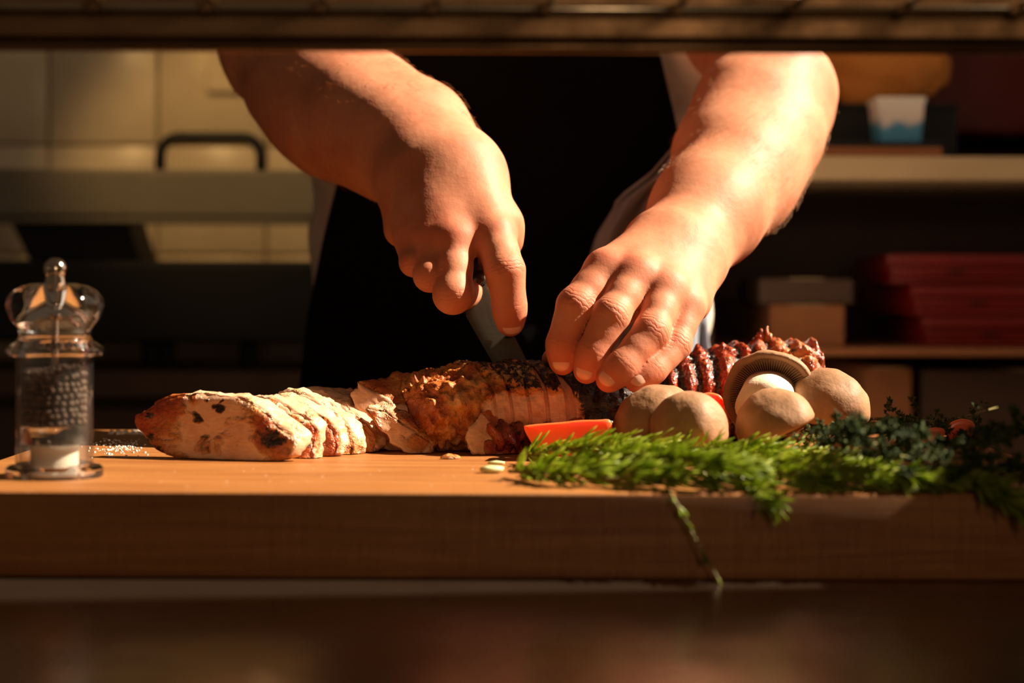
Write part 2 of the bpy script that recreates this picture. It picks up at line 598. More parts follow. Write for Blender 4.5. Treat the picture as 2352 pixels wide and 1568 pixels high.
# cutting board
board = box('cutting_board', -0.361, 0.372, 1.150, 1.627, ZB - 0.052, ZB, M['wood'], None, 0.0022, 3)
tag(board, 'thick wooden cutting board carrying the sliced roast', 'cutting board')

# wire rack above the pass
def build_rack():
    r = thing('wire_rack', 'grimy steel wire rack running across the top of the view', 'rack', (0, 0.95, ZB + 0.25))
    y = 1.05
    def zpix(py): return P(1176, py, y).z
    x0, x1 = -0.62, 0.62
    V, Fc = tube_geo([(x0, y + 0.003, zpix(106)), (x1, y + 0.003, zpix(106))], 0.0034, 16)
    mesh_obj('rail', V, Fc, M['rack'], r)
    box('front_bar', x0, x1, y - 0.004, y + 0.004, zpix(88), zpix(44), M['rack'], r, 0.0012)
    box('channel', x0, x1, y + 0.004, y + 0.010, zpix(112), zpix(-14), M['rack'], r, 0.001)
    V, Fc = tube_geo([(x0, y - 0.004, zpix(23)), (x1, y - 0.004, zpix(23))], 0.0024, 12)
    mesh_obj('rail', V, Fc, M['wire'], r)
    mesh_obj('rail', *tube_geo([(x0, 0.70, zpix(23)), (x1, 0.70, zpix(23))], 0.003, 12), M['wire'], r)
    for px in (-550, -290, -30, 228, 488, 748, 1005, 1265, 1565, 1830, 2085, 2345, 2605, 2865):
        xx = (px - CX) / F_PX * y
        p = [(xx, y + 0.004, zpix(10)), (xx, y - 0.004, zpix(12)), (xx, y - 0.016, zpix(6)), (xx, 0.70, zpix(10))]
        mesh_obj('cross_wire', *tube_geo(catmull(p, 12), 0.0022, 10), M['wire'], r)
        # small weld clip that breaks the highlight of the top rail
        box('weld', xx - 0.0085, xx - 0.0005, y - 0.0085, y + 0.002, zpix(33), zpix(12), M['rack'], r, 0.001)
    for sx in (x0 - 0.012, x1 + 0.012):
        for yy in (y, 0.70):
            mesh_obj('post', *tube_geo([(sx, yy, ZB - 0.052), (sx, yy, zpix(-60))], 0.012, 14), M['wire'], r)
build_rack()

# ------------------------------------------------------------------ signed-distance surfaces (bodies)
class Field:
    def __init__(self, xs, ys, zs):
        self.ax = [np.asarray(a, dtype=np.float64) for a in (xs, ys, zs)]
        self.D = np.full([len(a) for a in self.ax], 0.04, dtype=np.float32)
    def block(self, lo, hi):
        sl = []
        for k in range(3):
            a = self.ax[k]
            i0 = max(int(np.searchsorted(a, lo[k])) - 1, 0)
            i1 = min(int(np.searchsorted(a, hi[k])) + 1, len(a))
            sl.append(slice(i0, max(i1, i0 + 1)))
        return tuple(sl)
    def cones(self, prims, k, margin=0.03):
        """prims: (a, b, ra, rb) round cones -> (slices, smooth union field)"""
        pts = np.array([[p[0], p[1]] for p in prims], dtype=np.float64).reshape(-1, 3)
        rm = max(max(p[2], p[3]) for p in prims) + margin
        sl = self.block(pts.min(0) - rm, pts.max(0) + rm)
        d = np.full([s.stop - s.start for s in sl], 0.04, dtype=np.float32)
        for a, b, ra, rb in prims:
            a = np.array(a, dtype=np.float64); b = np.array(b, dtype=np.float64)
            R = max(ra, rb) + margin
            s2 = self.block(np.minimum(a, b) - R, np.maximum(a, b) + R)
            X, Y, Z = [self.ax[i][s2[i]].astype(np.float32) for i in range(3)]
            X = X[:, None, None] - np.float32(a[0]); Y = Y[None, :, None] - np.float32(a[1]); Z = Z[None, None, :] - np.float32(a[2])
            v = (b - a).astype(np.float32)
            L2 = float(v @ v) + 1e-12
            h = np.clip((X * v[0] + Y * v[1] + Z * v[2]) / L2, 0, 1)
            q = np.sqrt((X - h * v[0]) ** 2 + (Y - h * v[1]) ** 2 + (Z - h * v[2]) ** 2) - (ra + h * (rb - ra))
            loc = tuple(slice(s2[i].start - sl[i].start, s2[i].stop - sl[i].start) for i in range(3))
            d[loc] = smin(d[loc], q.astype(np.float32), k)
        return sl, d
    def add(self, item, k):
        sl, d = item
        self.D[sl] = smin(self.D[sl], d, k)
    def merge(self, items, k):
        """union several fields among themselves, then return one"""
        lo = [min(s[i].start for s, _ in items) for i in range(3)]
        hi = [max(s[i].stop for s, _ in items) for i in range(3)]
        sl = tuple(slice(a, b) for a, b in zip(lo, hi))
        d = np.full([b - a for a, b in zip(lo, hi)], 0.04, dtype=np.float32)
        for s, q in items:
            loc = tuple(slice(s[i].start - lo[i], s[i].stop - lo[i]) for i in range(3))
            d[loc] = smin(d[loc], q, k)
        return sl, d
    def surface(self):
        D = self.D
        neg = D < 0
        c = np.zeros([n - 1 for n in D.shape], dtype=np.uint8)
        for i in (0, 1):
            for j in (0, 1):
                for k in (0, 1):
                    c += neg[i:D.shape[0] - 1 + i, j:D.shape[1] - 1 + j, k:D.shape[2] - 1 + k]
        I, J, K = np.nonzero((c > 0) & (c < 8))
        idx = np.full(c.shape, -1, dtype=np.int32)
        idx[I, J, K] = np.arange(len(I))
        acc = np.zeros((len(I), 3)); cnt = np.zeros(len(I))
        corners = [(i, j, k) for i in (0, 1) for j in (0, 1) for k in (0, 1)]
        vals = {o: D[I + o[0], J + o[1], K + o[2]].astype(np.float64) for o in corners}
        for o in corners:
            for axn in range(3):
                if o[axn] == 0:
                    o2 = tuple(o[m] + (1 if m == axn else 0) for m in range(3))
                    a, b = vals[o], vals[o2]
                    m = (a < 0) != (b < 0)
                    t = np.where(m, a / np.where(m, a - b, 1), 0)
                    base = (I, J, K)
                    for d in range(3):
                        A = self.ax[d]
                        p0 = A[base[d] + o[d]]
                        p1 = A[base[d] + o2[d]]
                        acc[:, d] += np.where(m, p0 + t * (p1 - p0), 0)
                    cnt += m
        V = acc / cnt[:, None]
        faces = []
        for axn in range(3):
            o = [0, 0, 0]; o[axn] = 1
            A = neg[tuple(slice(0, n - (1 if m == axn else 0)) for m, n in enumerate(D.shape))]
            B = neg[tuple(slice(1 if m == axn else 0, n) for m, n in enumerate(D.shape))]
            E = np.nonzero(A != B)
            u, v = (axn + 1) % 3, (axn + 2) % 3
            ok = (E[u] > 0) & (E[v] > 0) & (E[u] < D.shape[u] - 1) & (E[v] < D.shape[v] - 1)
            E = [e[ok] for e in E]
            fl = A[tuple(E)]
            q = []
            for du, dv in ((1, 1), (0, 1), (0, 0), (1, 0)):
                ii = [e.copy() for e in E]
                ii[u] = ii[u] - du; ii[v] = ii[v] - dv
                q.append(idx[tuple(ii)])
            q = np.stack(q, 1)
            q[~fl] = q[~fl][:, ::-1]
            faces.append(q)
        Fq = np.concatenate(faces)
        return V, Fq[(Fq >= 0).all(1)]

def smin(a, b, k):
    if k <= 0: return np.minimum(a, b)
    h = np.maximum(k - np.abs(a - b), 0) / k
    return np.minimum(a, b) - h * h * (k * 0.25)

def axis(*segs):
    """segs: (start, stop, step) pieces -> increasing coordinates"""
    out = []
    for a, b, s in segs:
        n = max(int(round((b - a) / s)), 1)
        out += list(a + (b - a) * np.arange(n) / n)
    out.append(segs[-1][1])
    return out

def relax(V, Fq, it=2, lam=0.5):
    n = len(V)
    e = np.concatenate([Fq[:, [0, 1]], Fq[:, [1, 2]], Fq[:, [2, 3]], Fq[:, [3, 0]]])
    for _ in range(it):
        s = np.zeros((n, 3)); c = np.zeros(n)
        for d in range(3):
            s[:, d] = np.bincount(e[:, 0], V[e[:, 1], d], n) + np.bincount(e[:, 1], V[e[:, 0], d], n)
        c = np.bincount(e[:, 0], minlength=n) + np.bincount(e[:, 1], minlength=n)
        V = V + lam * (s / np.maximum(c, 1)[:, None] - V)
    return V

def vert_normals(V, Fq):
    n = np.cross(V[Fq[:, 2]] - V[Fq[:, 0]], V[Fq[:, 3]] - V[Fq[:, 1]])
    N = np.zeros_like(V)
    for k in range(4):
        for d in range(3):
            N[:, d] += np.bincount(Fq[:, k], n[:, d], len(V))
    return N / np.maximum(np.linalg.norm(N, axis=1), 1e-12)[:, None]

def R_(px, Y): return px * Y / F_PX

def chain(pts, radii):
    return [(pts[i], pts[i + 1], radii[i], radii[i + 1]) for i in range(len(pts) - 1)]

def finger(joints, rads):
    """joints: MCP, PIP, DIP, tip as (px,py,Y); rads in px at those joints -> prims with slim phalanges"""
    W = [P(*j) for j in joints]
    r = [R_(q, j[2]) for q, j in zip(rads, joints)]
    pts, rr = [W[0]], [r[0]]
    for i in range(3):
        m = W[i].lerp(W[i + 1], 0.5)
        pts += [m, W[i + 1]]
        rr += [(r[i] + r[i + 1]) * 0.5 * (0.93 if i < 2 else 0.99), r[i + 1]]
    return W, r, chain(pts, rr)

FINGERS = []       # (W joints, radii, dorsal hint) kept for nails and wrinkles
def build_person():
    person = thing('person', 'person in white shirt and black apron slicing the roast with a knife', 'person', (0.0, 1.90, 0))
    cam_up = Vector((0, -1.0, 0.45)).normalized()
    fx = 0.0015
    F = Field(axis((-0.36, -0.30, 0.006), (-0.30, -0.12, 0.0026), (-0.12, 0.16, fx), (0.16, 0.31, 0.0026), (0.31, 0.37, 0.006)),
              axis((1.36, 1.56, fx), (1.56, 1.80, 0.003), (1.80, 2.10, 0.008)),
              axis((ZB - 0.35, ZB + 0.02, 0.012), (ZB + 0.02, ZB + 0.26, fx), (ZB + 0.26, ZB + 0.36, 0.0028), (ZB + 0.36, ZB + 0.92, 0.01)))
    # ---------------- torso, neck, head (covered by the clothes or above the rack)
    zc = ZB
    trunk = []
    for z0, z1, w0, w1, r0, r1, y0, y1 in ((-0.33, -0.10, 0.095, 0.095, 0.085, 0.085, 1.94, 1.935), (-0.10, 0.12, 0.095, 0.095, 0.085, 0.085, 1.935, 1.93),
                                           (0.12, 0.34, 0.095, 0.105, 0.085, 0.09, 1.93, 1.935), (0.34, 0.46, 0.105, 0.12, 0.09, 0.075, 1.935, 1.945)):
        for s in (-1, 0, 1):
            trunk.append(((s * w0, y0, zc + z0), (s * w1, y1, zc + z1), r0, r1))
    trunk += [((0, 1.945, zc + 0.46), (0, 1.925, zc + 0.60), 0.062, 0.058)]
    trunk += [((0, 1.925, zc + 0.68), (0, 1.90, zc + 0.75), 0.078, 0.088), ((0, 1.875, zc + 0.63), (0, 1.90, zc + 0.72), 0.048, 0.07),
              ((0, 1.815, zc + 0.69), (0, 1.80, zc + 0.665), 0.010, 0.014), ((-0.082, 1.91, zc + 0.70), (-0.086, 1.92, zc + 0.67), 0.014, 0.010),
              ((0.082, 1.91, zc + 0.70), (0.086, 1.92, zc + 0.67), 0.014, 0.010), ((-0.03, 1.825, zc + 0.715), (0.03, 1.825, zc + 0.715), 0.012, 0.012),
              ((-0.02, 1.815, zc + 0.635), (0.02, 1.815, zc + 0.635), 0.009, 0.009)]
    F.add(F.cones(trunk, 0.03), 0.0)

    # ---------------- arm holding the knife (left in the picture)
    shL = (-0.185, 1.95, ZB + 0.46)
    el = P(632, 78, 1.735)
    mid1, mid2, mid3, wr = P(765, 232, 1.665), P(842, 288, 1.62), P(925, 336, 1.585), P(1003, 385, 1.545)
    up = Vector(shL).lerp(el, 0.5)
    arm = chain([Vector(shL), up, el], [0.062, 0.053, 0.045])
    arm += chain([el, mid1, mid2, mid3, wr], [0.047, 0.0505, 0.0475, 0.043, 0.034])
    # outer elbow, muscle belly, wrist bone
    arm += [(P(578, 128, 1.76), P(600, 175, 1.74), 0.018, 0.022), (P(650, 215, 1.69), P(745, 300, 1.65), 0.030, 0.032),
            (P(850, 200, 1.665), P(978, 290, 1.60), 0.029, 0.025), (P(978, 290, 1.60), P(1085, 405, 1.54), 0.025, 0.021), (P(945, 400, 1.555), P(930, 390, 1.56), 0.020, 0.018)]
    F.add(F.cones(arm, 0.03), 0.03)
    # palm of the knife hand: metacarpals
    K = {'p': P(943, 542, 1.497), 'r': P(985, 548, 1.486), 'm': P(1042, 552, 1.480), 'i': P(1132, 538, 1.486)}
    palm = []
    for key, wx, wy, r0, r1 in (('p', 950, 425, 0.022, 0.0135), ('r', 975, 415, 0.026, 0.0150), ('m', 1010, 405, 0.028, 0.0165), ('i', 1060, 395, 0.027, 0.0170)):
        palm.append((P(wx, wy, 1.532), K[key], r0, r1))
    palm += [(P(925, 450, 1.535), P(920, 530, 1.525), 0.013, 0.013), (P(1075, 410, 1.545), P(1156, 520, 1.510), 0.022, 0.0135),
             (P(1152, 515, 1.51), P(1164, 560, 1.510), 0.013, 0.011)]
    hand = F.cones(palm, 0.016)
    fl = []
    # pinky, ring, middle close on the handle; index runs down the blade; thumb on the far side
    for joints, rads in (
        (((943, 545, 1.497), (951, 602, 1.478), (985, 610, 1.508), (1000, 585, 1.520)), (34, 31, 27, 24)),
        (((985, 552, 1.486), (988, 632, 1.468), (1020, 640, 1.500), (1035, 612, 1.515)), (38, 36, 31, 27)),
        (((1042, 556, 1.480), (1040, 676, 1.458), (1068, 672, 1.492), (1072, 640, 1.508)), (48, 43, 37, 31)),
        (((1136, 545, 1.484), (1160, 622, 1.462), (1170, 700, 1.466), (1172, 742, 1.470)), (48, 44, 37, 31))):
        W, r, pr = finger(joints, rads)
        FINGERS.append((W, r, Vector((0.15, -1, 0.1)), 'knife'))
        fl.append(F.cones(pr, 0.006, 0.012))
    W, r, pr = finger(((1125, 500, 1.540), (1140, 590, 1.535), (1128, 655, 1.518), (1122, 690, 1.508)), (44, 38, 33, 27))
    fl.append(F.cones(pr, 0.006, 0.012))
    F.add(hand, 0.026)
    F.add(F.merge(fl, 0.0008), 0.007)

    # ---------------- arm holding the meat (right in the picture)
    shR = (0.185, 1.95, ZB + 0.46)
    el = P(1768, 190, 1.735)
    a1, a2, a3, wr = P(1742, 300, 1.69), P(1694, 388, 1.635), P(1625, 486, 1.575), P(1548, 574, 1.52)
    arm = chain([Vector(shR), Vector(shR).lerp(el, 0.5), el], [0.062, 0.053, 0.0465])
    arm += chain([el, a1, a2, a3, wr], [0.0465, 0.0465, 0.0445, 0.0405, 0.0320])
    arm += [(P(1855, 225, 1.735), P(1850, 265, 1.725), 0.018, 0.018), (P(1690, 230, 1.69), P(1640, 340, 1.65), 0.028, 0.026),
            (P(1785, 330, 1.69), P(1722, 455, 1.625), 0.026, 0.023), (P(1588, 588, 1.53), P(1582, 596, 1.53), 0.019, 0.018)]
    F.add(F.cones(arm, 0.034, 0.038), 0.03)
    KR = {'i': (1392, 622, 1.452), 'm': (1464, 634, 1.446), 'r': (1531, 662, 1.446), 'p': (1574, 704, 1.452)}
    palm = []
    for key, wx, wy, r0, r1 in (('i', 1505, 570, 0.024, 0.0160), ('m', 1530, 578, 0.026, 0.0155), ('r', 1556, 590, 0.026, 0.0150), ('p', 1580, 605, 0.024, 0.0145)):
        palm.append((P(wx, wy, 1.505), P(*KR[key]), r0, r1))
    palm += [(P(1592, 625, 1.505), P(1592, 700, 1.475), 0.016, 0.0125), (P(1500, 600, 1.515), P(1440, 680, 1.500), 0.022, 0.018)]
    hand = F.cones(palm, 0.014)
    fl = []
    for joints, rads in (
        ((KR['i'], (1322, 702, 1.428), (1293, 788, 1.425), (1292, 832, 1.424)), (46, 42, 36, 30)),
        ((KR['m'], (1404, 724, 1.418), (1362, 808, 1.413), (1347, 852, 1.413)), (45, 41, 35, 30)),
        ((KR['r'], (1496, 762, 1.416), (1432, 838, 1.404), (1398, 872, 1.402)), (43, 40, 35, 30)),
        ((KR['p'], (1552, 792, 1.428), (1500, 848, 1.412), (1462, 876, 1.406)), (40, 34, 31, 27))):
        W, r, pr = finger(joints, rads)
        FINGERS.append((W, r, Vector((-0.15, -1, 0.25)), 'hold'))
        fl.append(F.cones(pr, 0.006, 0.012))
    W, r, pr = finger(((1440, 680, 1.500), (1385, 755, 1.492), (1310, 806, 1.482), (1270, 826, 1.478)), (46, 38, 32, 26))
    fl.append(F.cones(pr, 0.006, 0.012))
    F.add(hand, 0.024)
    F.add(F.merge(fl, 0.0010), 0.009)

    V, Fq = F.surface()
    V = relax(V, Fq, 2, 0.5)
    # knuckle wrinkles, redness, tendons
    kn = np.zeros(len(V)); axial = np.zeros(len(V)); red = np.zeros(len(V))
    N = vert_normals(V, Fq)
    for W, r, dors, which in FINGERS:
        Wn = [np.array(w) for w in W]
        for j, amp, reach in ((1, 0.7, 0.0080), (2, 0.3, 0.0045), (0, 0.02, 0.010)):
            d = Wn[min(j + 1, 3)] - Wn[max(j - 1, 0)]
            d /= np.linalg.norm(d)
            q = V - Wn[j]
            s = q @ d
            rad = np.linalg.norm(q - s[:, None] * d, axis=1)
            facing = np.clip(N @ np.array(dors.normalized()) * 1.6 - 0.1, 0, 1)
            m = amp * np.exp(-(s / reach) ** 2) * (rad < r[j] * 1.5) * facing
            up_ = m > kn
            kn[up_] = m[up_]
            axial[up_] = s[up_] * 1000
            red = np.maximum(red, np.exp(-(s / 0.012) ** 2) * (rad < r[j] * 1.7) * facing * (0.55 if j != 2 else 0.3))
        tip = np.linalg.norm(V - Wn[3], axis=1)
        red = np.maximum(red, np.exp(-(tip / 0.026) ** 2) * 0.9)
    body = mesh_obj('body', V, Fq, M['skin'], person, attrs={'knuckle': kn, 'axial': axial, 'red': red})
    # ---------------- fingernails
    for W, r, dors, which in FINGERS:
        if which == 'knife' and W[0].x < P(1100, 500, 1.49).x:
            continue                                   # curled fingers hide their nails
        t = (W[3] - W[2]).normalized()
        up_ = (dors - t * dors.dot(t)).normalized()
        sd = t.cross(up_)
        rr = r[3] * 0.975 + 0.0002
        nv, nf = [], []
        NU, NVv = 9, 8
        for i in range(NU):
            u = i / (NU - 1)
            s = -0.0075 + 0.0130 * u
            for k in range(NVv):
                a = (k / (NVv - 1) - 0.5) * 2
                w = 0.98 * math.sqrt(max(0.02, 1 - max(0, abs(u - 0.5) * 2 - 0.35) ** 2 * 1.25))
                ang = a * math.radians(43) * w
                su = s + (0.0012 * (1 - a * a) if u > 0.5 else -0.001 * (1 - a * a) * (1 - 2 * u))
                drop = r[3] - math.sqrt(max(r[3] ** 2 - max(0, su) ** 2, 1e-8))
                base = W[3] + t * su
                nv.append(base + (up_ * math.cos(ang) + sd * math.sin(ang)) * (rr + 0.0006 - drop))
        for i in range(NU - 1):
            for k in range(NVv - 1):
                q = i * NVv + k
                nf.append((q, q + 1, q + NVv + 1, q + NVv))
        o = mesh_obj('fingernail', nv, nf, M['nail'], person)
        md = o.modifiers.new('thickness', 'SOLIDIFY')
        md.thickness = 0.0008
        md.offset = 0
    # ---------------- arm hair
    rng = np.random.default_rng(4)
    zlo = V[:, 2] > ZB + 0.17
    fore = zlo & (V[:, 1] < 1.78) & (V[:, 1] > 1.56) & (V[:, 2] < ZB + 0.36) & (N[:, 1] < 0.55) & (np.abs(V[:, 0]) < 0.3)
    cand = np.nonzero(fore)[0]
    dens = vnoise(V[cand], 60, 5)
    cand = cand[dens > -0.25]
    pick = rng.choice(cand, 1900, replace=False)
    hv, hf = [], []
    for i in pick:
        p = Vector(V[i]); n = Vector(N[i])
        left = p.x < 0.02
        axis_d = (P(1003, 385, 1.545) - P(700, 180, 1.69)) if left else (P(1548, 574, 1.52) - P(1742, 300, 1.69))
        axis_d.normalize()
        g = (axis_d * 0.7 + Vector((0.6 if left else -0.5, -0.2, -0.2)) + Vector(rng.normal(0, 0.35, 3)))
        g = (g - n * g.dot(n)).normalized()
        L = rng.uniform(0.004, 0.010)
        pts = [p - n * 0.0004, p + n * L * 0.28 + g * L * 0.35, p + n * L * 0.34 + g * L * 0.75, p + n * L * 0.26 + g * L]
        w = rng.uniform(0.00006, 0.0001)
        b0 = len(hv)
        sd = n.cross(g).normalized()
        for q_, ww in zip(pts, (w, w, w * 0.7, w * 0.2)):
            hv += [q_ + sd * ww, q_ - sd * ww * 0.5 + n * ww, q_ - sd * ww * 0.5 - n * ww]
        for s in range(3):
            for k in range(3):
                a, b = b0 + s * 3 + k, b0 + s * 3 + (k + 1) % 3
                hf.append((a, b, b + 3, a + 3))
    tag(mesh_obj('arm_hair', hv, hf, M['hair'], person), kind='stuff')

    # ---------------- shirt
    S = Field(axis((-0.36, 0.36, 0.006)), axis((1.74, 2.12, 0.006)), axis((ZB - 0.22, ZB + 0.56, 0.006)))
    g = []
    for z0, z1, w0, w1, r0, r1, y0, y1 in ((-0.20, -0.08, 0.105, 0.102, 0.100, 0.098, 1.94, 1.935), (-0.08, 0.12, 0.102, 0.100, 0.098, 0.096, 1.935, 1.93),
                                           (0.12, 0.34, 0.100, 0.108, 0.096, 0.098, 1.93, 1.935), (0.34, 0.46, 0.108, 0.122, 0.098, 0.084, 1.935, 1.945)):
        for s in (-1, 0, 1):
            g.append(((s * w0, y0, ZB + z0), (s * w1, y1, ZB + z1), r0, r1))
    S.add(S.cones(g, 0.03), 0.0)
    for sh, e in ((shL, P(632, 78, 1.735)), (shR, P(1768, 190, 1.735))):
        a, b = Vector(sh), Vector(sh).lerp(e, 0.50)
        S.add(S.cones([(a, b, 0.078, 0.074)], 0.02), 0.03)
    # neck hole is filled by the neck itself
    SV, SF = S.surface()
    SV = relax(SV, SF, 2)
    SN = vert_normals(SV, SF)
    fold = np.sin(SV[:, 2] * 60 + SV[:, 0] * 40 + 4 * vnoise(SV, 9, 3)) * 0.0035 + vnoise(SV, 14, 8) * 0.006 + vnoise(SV, 40, 9) * 0.0015
    SV = SV + SN * fold[:, None]
    tag(mesh_obj('shirt', SV, SF, M['shirt'], person), 'white shirt under the black apron')

    # ---------------- apron: a sheet across the front of the body
    Lx = [(-80, 925), (110, 907), (180, 880), (260, 838), (390, 782), (560, 742), (740, 705), (890, 688), (1100, 670), (1600, 640)]
    Rx = [(-80, 1500), (110, 1512), (200, 1532), (350, 1568), (480, 1592), (600, 1606), (740, 1622), (890, 1632), (1100, 1640), (1600, 1650)]
    av, af = [], []
    NZ, NX = 90, 60
    Ya = 1.79
    for j in range(NZ + 1):
        py = -60 + (1560 + 60) * j / NZ
        l = np.interp(py, [q[0] for q in Lx], [q[1] for q in Lx])
        rgt = np.interp(py, [q[0] for q in Rx], [q[1] for q in Rx])
        for i in range(NX + 1):
            px = l + (rgt - l) * i / NX
            p = P(px, py, Ya)
            xn = p.x / 0.235
            bulge = 0.075 * (1 - math.sqrt(max(0.03, 1 - min(1, xn * xn))))
            yy = Ya + 0.003 + bulge
            pp = P(px, py, yy)
            wave = 0.004 * math.sin(pp.x * 46 + 1.5 * math.sin(py * 0.006)) * min(1, max(0, (py - 420) / 300)) + 0.0015 * math.sin(py * 0.03 + pp.x * 30)
            av.append((pp.x, yy + wave, pp.z))
    for j in range(NZ):
        for i in range(NX):
            a = j * (NX + 1) + i
            af.append((a, a + NX + 1, a + NX + 2, a + 1))
    ap = tag(mesh_obj('apron', av, af, M['apron'], person), 'plain black bib apron')
    md = ap.modifiers.new('thickness', 'SOLIDIFY'); md.thickness = 0.002; md.offset = 1
    tube('neck_strap', catmull([P(935, -60, 1.80), (-0.075, 1.86, ZB + 0.50), (0, 1.985, ZB + 0.54), (0.07, 1.86, ZB + 0.50), P(1495, -60, 1.80)], 24), 0.006, M['apron'], ap, 8)
    # trousers and shoes behind the counter
    T = Field(axis((-0.26, 0.26, 0.01)), axis((1.78, 2.10, 0.01)), axis((0.04, ZB - 0.12, 0.012)))
    lg = []
    for s in (-1, 1):
        lg += [((s * 0.085, 1.93, ZB - 0.22), (s * 0.10, 1.92, 0.50), 0.10, 0.075), ((s * 0.10, 1.92, 0.50), (s * 0.11, 1.95, 0.11), 0.075, 0.058)]
    T.add(T.cones(lg, 0.02), 0.0)
    TV, TF = T.surface()
    mesh_obj('trousers', TV, TF, M['trousers'], person)
    for s in (-1, 1):
        Sh = Field(axis((s * 0.11 - 0.08, s * 0.11 + 0.08, 0.008)), axis((1.70, 2.06, 0.008)), axis((0.0, 0.16, 0.008)))
        Sh.D[:] = Sh.cones([((s * 0.11, 1.97, 0.06), (s * 0.12, 1.78, 0.045), 0.05, 0.042), ((s * 0.11, 1.96, 0.05), (s * 0.11, 1.96, 0.11), 0.045, 0.045)], 0.02)[1][:1, :1, :1] if False else Sh.D
        Sh.add(Sh.cones([((s * 0.11, 1.97, 0.06), (s * 0.12, 1.78, 0.045), 0.05, 0.042), ((s * 0.11, 1.96, 0.05), (s * 0.11, 1.96, 0.11), 0.045, 0.045)], 0.02), 0.0)
        v_, f_ = Sh.surface()
        v_[:, 2] = np.maximum(v_[:, 2], 0.001)
        mesh_obj('shoe', v_, f_, M['black'], person)
    # short hair cap on the head
    hr = Field(axis((-0.13, 0.13, 0.008)), axis((1.80, 2.06, 0.008)), axis((ZB + 0.62, ZB + 0.88, 0.008)))
    hr.add(hr.cones([((0, 1.935, ZB + 0.69), (0, 1.905, ZB + 0.765), 0.082, 0.088)], 0.01), 0)
    v_, f_ = hr.surface()
    mesh_obj('hair', v_, f_, M['trousers'], person)
    return person
person = build_person()

# ------------------------------------------------------------------ knife
def build_knife():
    k = thing('kitchen_knife', "grey steel kitchen knife in the person's hand, cutting into the roast", 'knife', P(1090, 660, 1.497))
    YK = 1.492
    # blade outline in the picture plane, slightly yawed
    def q(px, py, off=0.0):
        y = YK + (px - 1100) * 0.00003 + (py - 650) * -0.00010 + off
        return P(px, py, y)
    edge = [(1069, 668), (1066, 700), (1071, 727), (1100, 778), (1131, 832), (1160, 880), (1196, 925), (1226, 955), (1252, 972)]
    spine = [(1106, 640), (1135, 684), (1150, 708), (1172, 752), (1212, 832), (1232, 872), (1246, 910), (1254, 940), (1256, 966)]
    V, Fc = [], []
    n = len(edge)
    for (ex, ey), (sx, sy) in zip(edge, spine):
        for t in (0.0, 0.04, 0.30, 0.9, 1.0):
            th = (0.0001, 0.0004, 0.0010, 0.0012, 0.0009)[(0.0, 0.04, 0.30, 0.9, 1.0).index(t)]
            px, py = ex + (sx - ex) * t, ey + (sy - ey) * t
            V += [q(px, py, -th), q(px, py, th)]
    m = 10
    for i in range(n - 1):
        for c in range(4):
            a = i * m + c * 2
            Fc.append((a, a + 2, a + 2 + m, a + m))
            Fc.append((a + 1, a + 1 + m, a + 3 + m, a + 3))
        a = i * m
        Fc.append((a, a + m, a + m + 1, a + 1))
        a = i * m + 8
        Fc.append((a, a + 1, a + 1 + m, a + m))
    for i in (0, n - 1):
        for c in range(4):
            a = i * m + c * 2
            Fc.append((a, a + 1, a + 3, a + 2))
    b = mesh_obj('blade', V, Fc, M['blade'], k, smooth=True)
    b.data.set_sharp_from_angle(angle=math.radians(25))
    b.data.flip_normals() if False else None
    hp = [P(1094, 655, YK), P(1075, 628, YK + 0.006), P(1040, 590, YK + 0.014), P(995, 548, YK + 0.028), P(955, 512, YK + 0.042)]
    tube('handle', hp, [0.010, 0.0115, 0.0125, 0.0125, 0.010], M['handle'], k, 14)
    tube('bolster', [P(1086, 642, YK + 0.003), P(1098, 662, YK - 0.001)], [0.0118, 0.0095], M['blade'], k, 14)
build_knife()

# kitchen cloth tucked in at the hip
def build_towel():
    NXT, NZT = 28, 40
    top = [(1420, 1600), ]
    v, f = [], []
    lft = [(330, 1560), (400, 1500), (460, 1420), (540, 1368), (600, 1350), (700, 1380), (800, 1400), (1000, 1420)]
    rgt = [(330, 1600), (400, 1606), (500, 1612), (640, 1622), (760, 1628), (900, 1630), (1000, 1630)]
    for j in range(NZT + 1):
        py = 330 + 670 * j / NZT
        l = np.interp(py, [a for a, _ in lft], [b for _, b in lft]); r = np.interp(py, [a for a, _ in rgt], [b for _, b in rgt])
        for i in range(NXT + 1):
            px = l + (r - l) * i / NXT
            y = 1.755 + 0.030 * (i / NXT) ** 2 + 0.008 * math.sin(i * 0.9 + j * 0.12) + 0.003 * math.sin(i * 2.1 - j * 0.3)
            v.append(P(px, py, y))
    for j in range(NZT):
        for i in range(NXT):
            a = j * (NXT + 1) + i
            f.append((a, a + NXT + 1, a + NXT + 2, a + 1))
    o = mesh_obj('kitchen_cloth', v, f, M['towel'])
    md = o.modifiers.new('thickness', 'SOLIDIFY'); md.thickness = 0.003
    tag(o, "blue-grey kitchen cloth hanging from the apron at the person's hip", 'cloth')
build_towel()

# ------------------------------------------------------------------ meat
def Z0(V, lo=0.0006):
    V[:, 2] = np.maximum(V[:, 2], ZB + lo)
    return V

